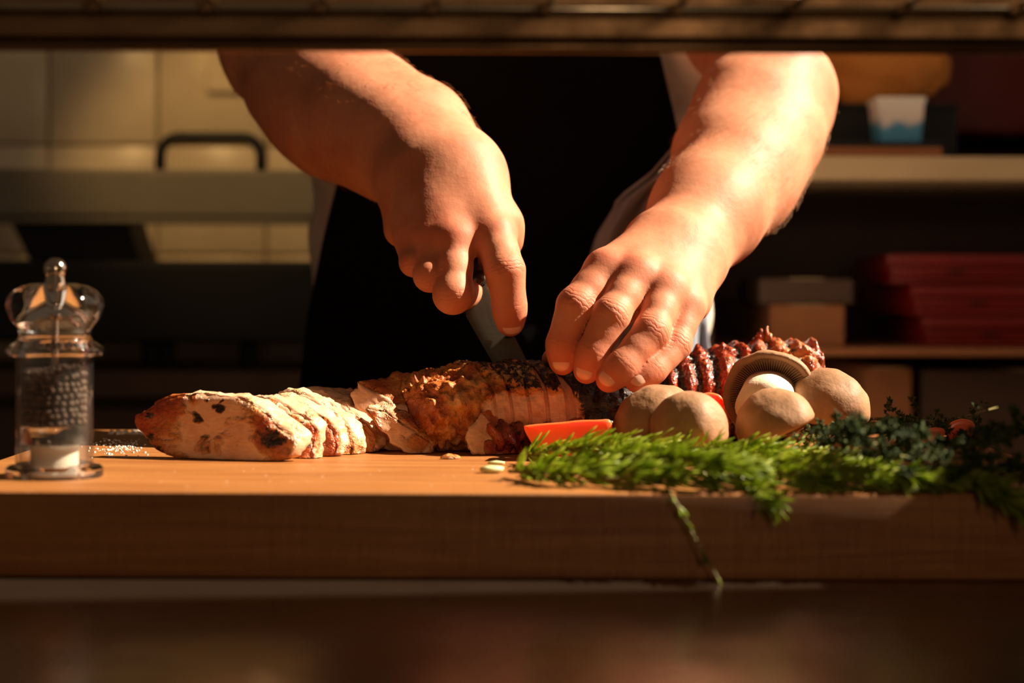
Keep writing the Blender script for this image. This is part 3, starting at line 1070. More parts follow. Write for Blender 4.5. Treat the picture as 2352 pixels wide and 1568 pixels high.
def meat_slice(label, outline, y0, slope_x, slope_y, thick, seed, glaze=0.0, char=0.0, crust_edge=0.93, red=None, spots=True, name='meat_slice', group='slices cut from the roast', rough=1.0, rim_crust=1.0):
    """outline: picture polygon of the cut face; the face lies on a plane whose depth grows
    by slope_x per px to the right and slope_y per px upwards from (its lowest point); thick: extrusion vector"""
    pts = catmull(outline, 110, closed=True)
    c = pts.mean(0)
    bot = pts[:, 1].max()
    cx = c[0]
    def to3(q):
        y = y0 + slope_x * (q[0] - cx) + slope_y * (bot - q[1])
        return np.array(P(q[0], q[1], y))
    n = len(pts)
    fr = (0.0, 0.14, 0.28, 0.42, 0.55, 0.67, 0.77, 0.85, 0.91, 0.95, 0.98, 1.0)
    rings, meta = [], []
    th = np.array(thick)
    for f in fr:
        rings.append([to3(c + (p - c) * f) for p in pts])
        meta.append((0, f))
    for s in (0.12, 0.25, 0.4, 0.55, 0.7, 0.85, 1.0):
        g = 1.0 + 0.03 * math.sin(math.pi * s)
        rings.append([to3(c + (p - c) * g) + th * s for p in pts])
        meta.append((1, s))
    for f in (0.9, 0.6, 0.3, 0.0):
        rings.append([to3(c + (p - c) * f) + th for p in pts])
        meta.append((2, f))
    V = np.array(rings).reshape(-1, 3)
    kind = np.repeat([m[0] for m in meta], n)
    val = np.repeat([m[1] for m in meta], n)
    fn = np.cross(to3(c + (50, 0)) - to3(c), to3(c + (0, 50)) - to3(c))
    fn /= np.linalg.norm(fn)
    if fn[1] > 0: fn = -fn
    C3 = to3(c)
    rad = V - C3
    rad = rad - (rad @ fn)[:, None] * fn
    rad /= np.maximum(np.linalg.norm(rad, axis=1), 1e-6)[:, None]
    rim = np.clip(np.where(kind == 0, (val - 0.7) / 0.3, np.where(kind == 1, 1, val)), 0, 1)
    d1 = fbm(V, 90, seed, 4) * 0.0020 * rough
    d2 = fbm(V, 260, seed + 3, 3) * 0.0011 * rough
    V = V + rad * ((d1 + d2) * rim)[:, None] + fn * (fbm(V, 110, seed + 9, 3) * 0.0009 * np.where(kind == 0, 1, 0.3))[:, None]
    # the face is a touch rounded over at its edge
    V = V - fn * (np.where(kind == 0, np.clip((val - 0.85) / 0.15, 0, 1) ** 2, 0) * 0.0018)[:, None]
    V = Z0(V)
    crust = np.where(kind == 1, rim_crust + 0.25 * vnoise(V, 70, seed + 55), np.where(kind == 0, np.clip((val - crust_edge) / (1.0 - crust_edge + 1e-6), 0, 1) * rim_crust, 0.2))
    crust = np.maximum(crust, np.where(kind == 0, 0.30 + 0.42 * fbm(V, 75, seed + 33, 3) * (0.4 + 0.6 * spots), 0))
    gz = np.full(len(V), glaze * 0.0) + np.where(kind == 1, glaze, 0)
    ch = np.where(kind == 1, char, 0.0)
    # browned patches given as (px, py, radius px, crust, glaze, char)
    for (bx, by, br, cr, gl, cc) in (red or ()):
        q = to3((bx, by))
        dd = np.linalg.norm(V - q, axis=1) + 0.004 * fbm(V, 120, seed + 21, 2)
        w = np.clip(1.4 - dd / R_(br, y0), 0, 1)
        crust = np.maximum(crust, w * cr); gz = np.maximum(gz, w * gl); ch = np.maximum(ch, w * cc)
    if spots:
        sp = vnoise(V, 180, seed + 40)
        m = np.clip((sp - 0.72) / 0.12, 0, 1) * (kind == 0)
        crust = np.maximum(crust, m * 0.9); ch = np.maximum(ch, m)
    Fc = []
    for i in range(len(rings) - 1):
        for k in range(n):
            a, b = i * n + k, i * n + (k + 1) % n
            Fc.append((a, b, b + n, a + n))
    o = mesh_obj(name, V, Fc, M['meat'], attrs={'crust': crust, 'glaze': gz, 'char': ch})
    return tag(o, label, 'meat slice', group)

# the fanned slices at the left, front one first
S1 = [(304, 962), (330, 942), (382, 912), (440, 907), (500, 908), (560, 920), (610, 950), (650, 985), (668, 1012), (652, 1048), (600, 1064), (520, 1066), (420, 1054), (360, 1034), (326, 1002)]
def shift(o, dx, dy, sx=1.0, sy=1.0):
    cx = sum(p[0] for p in o) / len(o); cy = max(p[1] for p in o)
    return [(cx + (p[0] - cx) * sx + dx, cy + (p[1] - cy) * sy + dy) for p in o]

TH = (0.030, 0.016, 0.002)
meat_slice('large pale end slice of roast with a red crust tip, leftmost on the board', S1, 1.352, -0.00009, 0.00006, (0.012, 0.012, 0.001), 1, rim_crust=0.32,
           red=[(345, 950, 75, 1, .75, .25), (395, 915, 45, 1, .6, .0), (622, 1005, 42, 1, .9, .62), (640, 1035, 34, 1, .7, .0), (350, 1020, 40, .75, .2, .5), (540, 1005, 30, .45, 0, 0), (470, 1020, 24, .6, 0, .6), (455, 960, 13, .7, 0, .8), (505, 945, 9, .8, 0, .9)], crust_edge=0.95)
fan = [
    ('meat slice directly behind the pale end slice, narrow red glazed lower end', [(520, 925), (560, 915), (610, 917), (660, 935), (700, 962), (718, 985), (712, 1020), (706, 1062), (686, 1070), (640, 1062), (560, 1050), (500, 1010)], 1.368, .8),
    ('meat slice third from the left end of the roast, orange glazed edge', [(560, 930), (610, 913), (650, 912), (700, 930), (742, 960), (762, 990), (770, 1030), (752, 1052), (700, 1060), (620, 1050), (560, 1000)], 1.385, .6),
    ('meat slice fourth from the left end with a cream top edge', [(600, 935), (636, 905), (660, 896), (700, 906), (750, 935), (790, 970), (806, 1010), (800, 1052), (760, 1058), (680, 1045), (610, 1000)], 1.402, .4),
    ('tallest slice of the left fan with grey-brown browned top', [(640, 925), (668, 898), (720, 898), (775, 918), (820, 955), (850, 995), (858, 1030), (820, 1052), (760, 1050), (680, 1030)], 1.418, .35),
    ('last slice of the left fan, browned rim and ragged lower corner', [(700, 930), (730, 900), (780, 905), (830, 928), (868, 962), (886, 1000), (882, 1026), (850, 1040), (800, 1040), (720, 1010)], 1.434, .4),
]
for k, (lab, ol, y0, gz) in enumerate(fan):
    ex = max(p[0] for p in ol)
    meat_slice(lab, ol, y0, -0.00008, 0.00012, (0.009, 0.012, 0.0012), 11 + k * 7, glaze=0.0, char=0.05,
               red=[(ex - 22, 1010, 46, 1, gz, .1), (ex - 40, 975, 30, .8, gz * .5, .15), (ex - 10, 1045, 25, 1, gz * .8, 0)], crust_edge=0.9, rough=1.1, rim_crust=0.36)
meat_slice('thin pale slice lying slanted in front of the upright pink-faced slice', [(838, 936), (872, 938), (905, 958), (950, 992), (986, 1018), (984, 1038), (962, 1048), (935, 1042), (895, 1008), (855, 968)], 1.408, 0.0, 0.0001, (0.007, 0.008, 0.003), 61, rim_crust=0.55,
           crust_edge=0.85, red=[(955, 1015, 35, .8, .2, .1)], rough=1.2)
meat_slice('upright slice with a smooth pink cut face and browned top', [(808, 905), (822, 889), (858, 898), (910, 920), (952, 943), (978, 972), (992, 1010), (996, 1042), (940, 1044), (880, 1020), (830, 970)], 1.428, 0.00002, 0.00006, (0.024, 0.018, 0.006), 71, rim_crust=0.75,
           glaze=0.15, char=0.12, crust_edge=0.97, spots=False, rough=1.6)
meat_slice('browned slice leaning on the roast behind the pink-faced slice', [(868, 885), (890, 866), (930, 876), (985, 905), (1025, 935), (1055, 975), (1074, 1010), (1062, 1038), (1010, 1042), (950, 1020), (890, 960)], 1.442, 0.00002, 0.00006, (0.020, 0.016, 0.004), 81,
           glaze=0.35, char=0.18, crust_edge=0.94, red=[(1035, 990, 60, .95, .5, .1)], rough=2.2)
meat_slice('small pointed chunk of meat with a glazed corner in front of the roast', [(1106, 940), (1122, 960), (1140, 985), (1142, 1020), (1136, 1044), (1108, 1046), (1082, 1036), (1072, 1010), (1078, 985), (1092, 965)], 1.396, 0.0001, 0.0001, (0.020, 0.014, 0.0), 91,
           glaze=0.5, char=0.1, crust_edge=0.95, red=[(1136, 985, 22, 1, .6, 0), (1126, 1030, 18, .9, .7, 0)], spots=False, name='meat_chunk', group='offcuts of the roast')
meat_slice('small pale crumb of meat lying on the board before the slices', [(1012, 1050), (1026, 1046), (1042, 1049), (1044, 1057), (1028, 1060), (1014, 1058)], 1.365, 0, 0, (0.004, 0.006, 0), 95, crust_edge=0.8, spots=False, name='meat_crumb', group='offcuts of the roast', rough=0.7)

# the uncut roast: rings along its length, sheared so that the cuts run back-left to front-right
def build_roast():
    ctrl = [  # px of ridge, py of ridge, depth of ridge, half depth
        (905, 900, 1.450, 0.020), (925, 868, 1.452, 0.036), (960, 858, 1.454, 0.042), (1010, 850, 1.457, 0.045), (1080, 833, 1.460, 0.047), (1150, 828, 1.464, 0.048),
        (1210, 828, 1.468, 0.048), (1262, 832, 1.471, 0.047), (1310, 850, 1.473, 0.046), (1370, 868, 1.475, 0.043), (1430, 888, 1.478, 0.038), (1475, 905, 1.480, 0.030), (1500, 940, 1.482, 0.012)]
    cuts = [(1062, 0.0012, .10), (1097, 0.0012, .13), (1136, 0.0014, .15), (1176, 0.0016, .2), (1229, 0.0042, .38)]
    px0, px1 = ctrl[0][0], ctrl[-1][0]
    xs = list(np.linspace(px0, px1, 260))
    for c, w, _ in cuts:
        wp = w / 1.465 * F_PX
        xs += [c - wp * 1.6, c - wp, c - wp * .7, c - wp * 0.3, c, c + wp * .3, c + wp * .7, c + wp, c + wp * 1.6]
    xs = sorted(xs)
    n = 150
    V = []
    A = np.array(ctrl)
    par = []
    for px in xs:
        py, Y, dd = [np.interp(px, A[:, 0], A[:, k]) for k in (1, 2, 3)]
        top = P(px, py, Y)
        hh = (top.z - ZB) / 2
        for k in range(n):
            t = 2 * math.pi * k / n
            cy, sz = math.cos(t), math.sin(t)
            e = 0.80
            y = Y + dd * math.copysign(abs(cy) ** e, cy)
            z = hh + hh * math.copysign(abs(sz) ** e, sz)
            x = top.x - 0.50 * (y - Y) + 0.10 * (0.06 - z)
            V.append((x, y, ZB + z))
            par.append((px, t))
    V = np.array(V); par = np.array(par)
    Cc = np.stack([np.interp(par[:, 0], A[:, 0], (A[:, 0] - CX) / F_PX * A[:, 2]), np.interp(par[:, 0], A[:, 0], A[:, 2]), np.full(len(V), ZB + 0.03)], 1)
    rad = V - Cc; rad[:, 0] *= 0.2
    rad /= np.linalg.norm(rad, axis=1)[:, None]
    lump = np.where(par[:, 0] < 1080, 1.6, 1.0)
    disp = fbm(V, 55, 201, 3) * 0.0026 * lump + fbm(V, 190, 203, 4) * 0.0019 * lump
    # torn crusty flecks near the cut end
    tear = np.clip((vnoise(V, 150, 231) - 0.35) * 2, 0, 1) * np.clip((1060 - par[:, 0]) / 90, 0, 1)
    disp = disp + tear * 0.006
    for c, w, dep in cuts:
        wp = w / 1.465 * F_PX
        wob = c + 2.0 * np.sin(par[:, 1] * 3 + c)
        g = np.clip(1 - np.abs(par[:, 0] - c) / wp, 0, 1) ** 0.5
        topf = np.clip((np.sin(par[:, 1] + 0.15) + 0.75), 0, 1) * 1.0
        disp = disp - g * dep * 0.03 * topf
    V = V + rad * disp[:, None]
    V = Z0(V)
    # crust layout: blackened back and right end, pale band along the lower front, orange left end
    ang = par[:, 1]                                        # pi/2 top, pi front
    front_low = np.clip((ang - 2.72) / 0.30, 0, 1) * np.clip((4.1 - ang) / 0.2, 0, 1)
    pxv = par[:, 0] + 12 * vnoise(V, 70, 77)
    pale = front_low * np.clip((pxv - 1010) / 60, 0, 1) * np.clip((1262 - pxv) / 30, 0, 1)
    crust = 1 - 0.95 * pale
    char = np.clip((pxv - 1000) / 110, 0, 1) * 0.60 + np.clip((pxv - 1150) / 120, 0, 1) * 0.30
    char = char * (1 - pale) + 0.02 * (1 - pale) + 0.12 * vnoise(V, 45, 79) * (1 - pale)
    glaze = np.clip((1050 - pxv) / 60, 0, 1) * 0.18 + np.clip((pxv - 1290) / 60, 0, 1) * 0.75
    low = np.clip((ang - 3.55) / 0.2, 0, 1) * np.clip((pxv - 1100) / 40, 0, 1)
    glaze = np.maximum(glaze, low * 0.9); crust = np.maximum(crust, low)
    for c, w, dep in cuts:
        wp = w / 1.465 * F_PX
        g = np.clip(1.15 - np.abs(par[:, 0] - c) / wp, 0, 1) * (np.sin(ang) > -0.3)
        if dep > 0.15:
            crust = np.where(g > 0.25, 0.0, crust)
    Fc = []
    for i in range(len(xs) - 1):
        for k in range(n):
            a, b = i * n + k, i * n + (k + 1) % n
            Fc.append((a, b, b + n, a + n))
    Fc.append(tuple(range(n)))
    Fc.append(tuple((len(xs) - 1) * n + k for k in range(n))[::-1])
    root = thing('roast_loin', 'long browned and blackened roast loin scored with cuts under the hand', 'roast meat', on_board(1180, 1040))
    mesh_obj('loin', V, Fc, M['meat'], root, attrs={'crust': crust, 'glaze': glaze, 'char': char})
    # dark glazed strip of fat along its foot
    pts = catmull([P(1128, 1010, 1.405), P(1160, 1000, 1.412), P(1200, 1002, 1.418), P(1250, 1004, 1.422), P(1330, 1000, 1.430)], 70)
    Vt, Ft = tube_geo(pts, [0.011 + 0.002 * math.sin(i * .5) for i in range(70)], 28)
    Vt = np.array([tuple(v) for v in Vt])
    Vt = Vt + np.stack([vnoise(Vt, 120, 301 + k) for k in range(3)], 1) * 0.0028 + np.stack([vnoise(Vt, 300, 305 + k) for k in range(3)], 1) * 0.001
    Vt = Z0(Vt)
    gl = 0.75 + 0.25 * vnoise(Vt, 100, 310)
    mesh_obj('glazed_fat', Vt, Ft, M['meat'], root, attrs={'crust': np.ones(len(Vt)), 'glaze': gl, 'char': 0.35 + 0.2 * vnoise(Vt, 90, 311)})
build_roast()

# second grilled piece with deep diagonal grill ridges, behind the mushrooms
def build_grilled():
    NXg, n = 210, 150
    V, par = [], []
    for i in range(NXg):
        u = i / (NXg - 1)
        px = 1478 + 392 * u
        py = np.interp(px, [1478, 1500, 1530, 1600, 1700, 1790, 1835, 1855, 1870], [858, 832, 816, 800, 788, 782, 788, 812, 855])
        Y = 1.520 + 0.022 * u
        dd = 0.046 * min(1, (u / 0.10) ** 0.5 + 0.2) * min(1, ((1 - u) / 0.07) ** 0.5 + 0.15)
        top = P(px, py, Y)
        hh = (top.z - ZB) / 2
        for k in range(n):
            t = 2 * math.pi * k / n
            cy, sz = math.cos(t), math.sin(t)
            y = Y + dd * math.copysign(abs(cy) ** .8, cy)
            z = hh + hh * math.copysign(abs(sz) ** .8, sz)
            x = top.x + 0.30 * (z - hh)
            V.append((x, y, ZB + z)); par.append((u, t))
    V = np.array(V); par = np.array(par)
    u, t = par[:, 0], par[:, 1]
    c = np.stack([V[:, 0], 1.520 + 0.022 * u, np.full(len(V), ZB + 0.04)], 1)
    rad = V - c
    rad /= np.maximum(np.linalg.norm(rad, axis=1), 1e-6)[:, None]
    # wavy diagonal bars split by a long groove
    arc = (t - math.pi / 2)
    bars = np.sin(u * 58 - arc * 4.6 + 2.6 * vnoise(V, 45, 402))
    groove = np.exp(-((arc - 0.62 + 0.10 * np.sin(u * 5)) / 0.09) ** 2)
    disp = 0.0022 * bars - 0.007 * groove + fbm(V, 120, 405, 3) * 0.0024 + fbm(V, 330, 407, 2) * 0.001
    # pulled-up shreds on the upper edge
    sh = np.clip((vnoise(V, 130, 411) - 0.25) * 1.6, 0, 1) * np.exp(-((arc - 0.05) / 0.22) ** 2)
    disp = disp + sh * 0.004
    V = Z0(V + rad * disp[:, None])
    crust = np.ones(len(V))
    char = np.clip(0.30 - 0.65 * bars, 0, 0.9) * np.clip(1.1 - u * 0.6, 0.2, 1) + np.clip(0.14 - u, 0, .14) * 5
    fat = np.exp(-((arc - 0.82) / 0.12) ** 2) * np.clip((u - .35) * 3, 0, 1)
    glaze = np.clip(0.95 - 0.7 * fat - 0.45 * np.clip((u - 0.45) * 2, 0, 1) * (1 + vnoise(V, 60, 433)), 0.1, 1)
    Fc = []
    for i in range(NXg - 1):
        for k in range(n):
            a, b = i * n + k, i * n + (k + 1) % n
            Fc.append((a, b, b + n, a + n))
    Fc.append(tuple(range(n))); Fc.append(tuple((NXg - 1) * n + k for k in range(n))[::-1])
    root = thing('grilled_meat', 'dark red glazed grilled meat with charred ridges behind the mushrooms', 'roast meat', on_board(1680, 960))
    mesh_obj('meat', V, Fc, M['meat'], root, attrs={'crust': crust, 'glaze': glaze, 'char': char})
    # a curled crisp shred that sticks up
    rng = random.Random(3)
    for k, (bx, ex, ey) in enumerate(((1752, 1746, 754), (1757, 1762, 748), (1762, 1768, 762), (1748, 1740, 765))):
        pts = catmull([P(bx, 784, 1.538), P((bx + ex) / 2 + 3, (784 + ey) / 2, 1.536), P(ex, ey, 1.537)], 8)
        Vt, Ft = tube_geo(pts, [0.0022, 0.0022, 0.002, 0.0018, 0.0016, 0.0014, 0.0011, 0.0006], 8)
        Vt = np.array([tuple(v) for v in Vt])
        Vt += np.stack([vnoise(Vt, 400, 501 + q + k) for q in range(3)], 1) * 0.001
        mesh_obj('shred', Vt, Ft, M['meat'], root, attrs={'crust': np.ones(len(Vt)), 'glaze': np.full(len(Vt), .6), 'char': np.zeros(len(Vt))})
    # pale knob of fat at the near end
    Vt, Ft = tube_geo(catmull([P(1517, 800, 1.478), P(1522, 832, 1.476), P(1518, 862, 1.478)], 12), [0.003, .005, .006, .0065, .007, .007, .007, .0068, .0065, .006, .005, .003], 16)
    Vt = np.array([tuple(v) for v in Vt]); Vt += np.stack([vnoise(Vt, 200, 521 + q) for q in range(3)], 1) * 0.0015
    mesh_obj('fat', Vt, Ft, M['meat'], root, attrs={'crust': np.full(len(Vt), .25), 'glaze': np.full(len(Vt), .3), 'char': np.full(len(Vt), .1)})
build_grilled()

# ------------------------------------------------------------------ tomato
def tomato_wedge(label, poly, y0, thick, seed, slope=0.0, sink=0.0):
    pts = catmull(poly, 60, closed=True)
    c = pts.mean(0)
    rings = []
    n = 60
    for f, dy, g in ((0, 0, 0), (.5, 0, .5), (.85, 0, .85), (.97, .0004, .97), (1, .0015, 1), (1, .006, 1), (.99, .012, 1), (.97, thick * .8, 1), (.9, thick * .95, 1), (.6, thick, 1), (0, thick, 1)):
        rings.append([np.array(P(*(c + (p - c) * f), y0 + slope * (p[0] - c[0]) * f + dy)) for p in pts])
    V = np.array(rings).reshape(-1, 3)
    V = V + np.stack([vnoise(V, 60, seed + k) for k in range(3)], 1) * 0.0006
    V = Z0(V)
    Fc = []
    for i in range(len(rings) - 1):
        for k in range(n):
            a, b = i * n + k, i * n + (k + 1) % n
            Fc.append((a, b, b + n, a + n))
    o = mesh_obj('tomato_wedge', V, Fc, M['tomato_skin'])
    return tag(o, label, 'tomato', 'tomato pieces')
tomato_wedge('bright red tomato wedge lying between the roast and the rosemary', [(1204, 982), (1215, 975), (1290, 968), (1370, 964), (1402, 966), (1404, 1000), (1395, 1030), (1330, 1046), (1270, 1046), (1235, 1036), (1216, 1008)], 1.355, 0.030, 5)
tomato_wedge('sliver of red tomato showing behind the mushrooms', [(1612, 905), (1650, 905), (1662, 930), (1655, 975), (1625, 985), (1606, 950)], 1.455, 0.02, 9)
tomato_wedge('half-buried tomato piece nearest the middle of the thyme', [(2106, 997), (2126, 986), (2160, 982), (2172, 992), (2160, 1016), (2120, 1018)], 1.345, 0.025, 13)
tomato_wedge('tomato piece poking out of the thyme at the right', [(2172, 990), (2186, 970), (2214, 962), (2238, 974), (2228, 1006), (2182, 1012)], 1.36, 0.025, 17)

# ------------------------------------------------------------------ mushrooms
def mushroom(label, centre, R, H, axis_dir, seed, stem=False, spin=0.0, squash=1.0):
    """centre: middle of the cap's rim plane; axis_dir: from the gills to the crown"""
    ax = Vector(axis_dir).normalized()
    rot = ax.to_track_quat('Z', 'Y').to_matrix().to_4x4()
    Mx = Matrix.Translation(centre) @ rot @ Matrix.Rotation(spin, 4, 'Z') @ Matrix.Diagonal((1, squash, 1, 1))
    root = thing('mushroom', label, 'mushroom', tuple(centre), 'brown mushrooms beside the roast')
    prof = []
    for k in range(15):
        a = math.pi / 2 * k / 14
        prof.append((R * math.sin(a) ** 0.92, H * math.cos(a)))
    prof = [(0.0, H)] + prof[1:]
    prof += [(R * 0.995, -0.10 * H), (R * 0.95, -0.17 * H), (R * 0.88, -0.14 * H), (R * 0.82, -0.04 * H), (R * 0.5, 0.10 * H), (0, 0.12 * H)]
    n = 56
    V, Fc, rings = [], [], []
    for r, z in prof:
        if r < 1e-7:
            rings.append([len(V)]); V.append((0, 0, z))
        else:
            rings.append(list(range(len(V), len(V) + n)))
            V += [(r * math.cos(2 * math.pi * k / n), r * math.sin(2 * math.pi * k / n), z) for k in range(n)]
    for a, b in zip(rings, rings[1:]):
        for k in range(n):
            k2 = (k + 1) % n
            if len(a) == 1: Fc.append((a[0], b[k], b[k2]))
            elif len(b) == 1: Fc.append((a[k2], a[k], b[0]))
            else: Fc.append((a[k2], a[k], b[k], b[k2]))
    V = np.array(V, float)
    nn = V / np.maximum(np.linalg.norm(V, axis=1), 1e-6)[:, None]
    V = V + nn * (fbm(V, 40, seed, 3) * 0.0022 + vnoise(V, 160, seed + 5) * 0.0004)[:, None]
    W = np.array([tuple(Mx @ Vector(v)) for v in V])
    W = Z0(W, 0.0004)
    mesh_obj('cap', W, Fc, M['mush'], root)
    # gills: thin radial fins joined into one part
    gv, gf = [], []
    ng = 90
    for k in range(ng):
        a = 2 * math.pi * k / ng
        ca, sa = math.cos(a), math.sin(a)
        w = 0.00035
        r0, r1 = R * 0.26, R * 0.87
        b0 = len(gv)
        for rr, zl, zh in ((r0, 0.02 * H, 0.12 * H), (R * 0.6, -0.06 * H, 0.09 * H), (r1, -0.10 * H, 0.0)):
            for s in (-1, 1):
                gv += [(rr * ca - s * w * sa, rr * sa + s * w * ca, zl), (rr * ca - s * w * sa, rr * sa + s * w * ca, zh)]
        for i in (0, 1):
            q = b0 + 4 * i
            gf += [(q, q + 1, q + 5, q + 4), (q + 2, q + 6, q + 7, q + 3), (q, q + 4, q + 6, q + 2)]
    gw = np.array([tuple(Mx @ Vector(v)) for v in gv]); gw = Z0(gw, 0.0004)
    tag(mesh_obj('gills', gw, gf, M['gill'], root, smooth=False), 'fine radial brown gills', kind='stuff')
    # stem
    L = (0.034 if stem else 0.006)
    rs = R * (0.66 if stem else 0.28)
    prof = [(0, 0.12 * H)] + [(rs * 0.9, 0.12 * H), (rs * 0.95, -L * 0.3), (rs * 1.02, -L * 0.75), (rs * 0.92, -L * 0.94), (rs * 0.6, -L * 1.02), (0, -L)]
    pv, pf, rings = [], [], []
    for r, z in [prof[0]] + prof[1:]:
        if r < 1e-7:
            rings.append([len(pv)]); pv.append((0, 0, z))
        else:
            rings.append(list(range(len(pv), len(pv) + 40)))
            pv += [(r * math.cos(2 * math.pi * k / 40), r * math.sin(2 * math.pi * k / 40), z) for k in range(40)]
    for a, b in zip(rings, rings[1:]):
        for k in range(40):
            k2 = (k + 1) % 40
            if len(a) == 1: pf.append((a[0], b[k], b[k2]))
            elif len(b) == 1: pf.append((a[k2], a[k], b[0]))
            else: pf.append((a[k2], a[k], b[k], b[k2]))
    pv = np.array(pv, float)
    pv += np.stack([vnoise(pv, 70, seed + 60 + q) for q in range(3)], 1) * 0.0014
    pw = np.array([tuple(Mx @ Vector(v)) for v in pv]); pw = Z0(pw, 0.0004)
    mesh_obj('stem', pw, pf, M['mush_pale'], root)
    return root

mushroom('rounded brown mushroom cap touching the tomato wedge', P(1500, 970, 1.378), 0.0305, 0.027, (-0.50, 0.05, 0.80), 3)
mushroom('small peaked brown mushroom cap at the front of the mushroom pile', P(1584, 996, 1.338), 0.0285, 0.029, (-0.12, -0.35, 0.92), 13, squash=0.9)
mushroom('brown mushroom cap leaning before the upturned white-stemmed mushroom', P(1786, 980, 1.350), 0.0295, 0.026, (-0.42, 0.05, 0.88), 23)
mushroom('big mushroom on its side showing dark gills and a thick white stem', P(1768, 906, 1.440), 0.0345, 0.020, (0.22, 0.86, 0.34), 33, stem=True)
mushroom('smooth brown mushroom cap at the right end of the pile, above the thyme', P(1902, 934, 1.430), 0.0320, 0.028, (0.10, -0.30, 0.95), 43)

# ------------------------------------------------------------------ herbs
def rosemary(label, pts, seed, density=240, nl=0.019, group='rosemary sprigs at the front of the board', lift=0.0, spread=1.0, sr=0.0013):
    rng = np.random.default_rng(seed)
    root = thing('rosemary_sprig', label, 'rosemary', tuple(pts[0]), group)
    N = 60
    C = catmull([tuple(p) for p in pts], N)
    V, Fc = tube_geo(C, [sr * (1 - 0.5 * i / N) for i in range(N)], 8)
    mesh_obj('stem', V, Fc, M['stem'], root)
    nv, nf = [], []
    seglen = np.linalg.norm(np.diff(C, axis=0), axis=1).sum()
    cnt = int(density * seglen / 0.14)
    for _ in range(cnt):
        u = rng.uniform(0.06, 1.0)
        i = min(int(u * (N - 1)), N - 2)
        p = C[i] + (C[i + 1] - C[i]) * (u * (N - 1) - i)
        t = C[min(i + 1, N - 1)] - C[max(i - 1, 0)]
        t /= np.linalg.norm(t)
        r = rng.normal(0, 1, 3); r -= r @ t * t; r /= np.linalg.norm(r)
        op = rng.uniform(0.35, 0.85) * spread
        d = t * math.cos(op) + r * math.sin(op)
        L = nl * rng.uniform(0.65, 1.2) * (1.0 if u < 0.8 else 1.0 - (u - 0.8) * 2.0)
        w = rng.uniform(0.0008, 0.0012)
        s = np.cross(d, rng.normal(0, 1, 3)); s /= np.linalg.norm(s)
        q = np.cross(d, s)
        bend = r * -0.12 * L
        b0 = len(nv)
        for f, ww in ((0, .5), (.3, 1), (.7, 1), (1, .25)):
            base = p + d * L * f + bend * f * f
            if p[2] > ZB - 0.001 and base[1] > 1.151: base[2] = max(base[2], ZB + 0.0012)
            for a, b in ((1, 0), (0, .45), (-1, 0), (0, -.45)):
                nv.append(base + s * a * w * ww + q * b * w * ww)
        for k in range(3):
            for e in range(4):
                a, b = b0 + 4 * k + e, b0 + 4 * k + (e + 1) % 4
                nf.append((a, b, b + 4, a + 4))
        nf.append((b0 + 12, b0 + 13, b0 + 14, b0 + 15))
    tag(mesh_obj('needles', nv, nf, M['rosemary'], root, smooth=True), 'narrow green rosemary needles', kind='stuff')

def B(px, py, z):
    p = on_board(px, py, z)
    return p if p.y > 1.162 else P(px, min(py, 1120), 1.162)      # keep the sprigs on the board, not in front of its edge
G1 = 'rosemary sprigs at the front of the board'
ros = [
    ('bright rosemary sprig lying against the tomato wedge', [B(1195, 1045, .006), B(1300, 1030, .014), B(1420, 1022, .018), B(1540, 1030, .016)]),
    ('rosemary sprig along the middle of the lit bunch', [B(1215, 1075, .005), B(1340, 1060, .012), B(1480, 1052, .016), B(1620, 1060, .014)]),
    ('rosemary sprig with dark shaded underside left of the bunch', [B(1170, 1082, .004), B(1270, 1085, .008), B(1400, 1082, .010), B(1530, 1090, .010)]),
    ('rosemary sprig at the front edge of the board, tip hanging over', [B(1390, 1100, .006), B(1520, 1098, .010), B(1640, 1105, .012), B(1720, 1122, .012), P(1745, 1130, 1.146), P(1772, 1150, 1.138)]),
    ('yellow-green rosemary sprig just in front of the small mushroom', [B(1380, 1040, .012), B(1500, 1045, .018), B(1620, 1060, .018), B(1740, 1085, .014)]),
    ('rosemary sprig with long needles before the leaning mushroom', [B(1530, 1030, .010), B(1640, 1030, .016), B(1760, 1035, .016), B(1880, 1042, .012)]),
    ('rosemary sprig below the mushrooms, stretching right to the thyme', [B(1600, 1050, .008), B(1740, 1060, .012), B(1880, 1066, .012), B(2040, 1070, .010)]),
    ('dim rosemary sprig running under the thyme', [B(1720, 1085, .006), B(1860, 1088, .010), B(2000, 1096, .010), B(2140, 1106, .008)]),
    ('shaded rosemary sprig reaching the right end of the board front', [B(1900, 1060, .008), B(2060, 1085, .012), B(2200, 1108, .012), P(2260, 1120, 1.150), P(2310, 1138, 1.140), P(2380, 1180, 1.136)]),
    ('rosemary sprig at the bottom front edge in the shade', [B(1780, 1110, .005), B(1900, 1108, .007), B(2040, 1112, .008), B(2160, 1118, .007)]),
]
for k, (lab, pts) in enumerate(ros):
    rosemary(lab, pts, 700 + k, density=240, nl=0.0215)
rosemary('single bare rosemary stalk hanging down over the front of the board', [B(1530, 1118, .004), P(1545, 1140, 1.140), P(1580, 1205, 1.138), P(1618, 1275, 1.136), P(1656, 1338, 1.134)], 790, density=22, nl=0.009, spread=0.5, sr=0.0009)

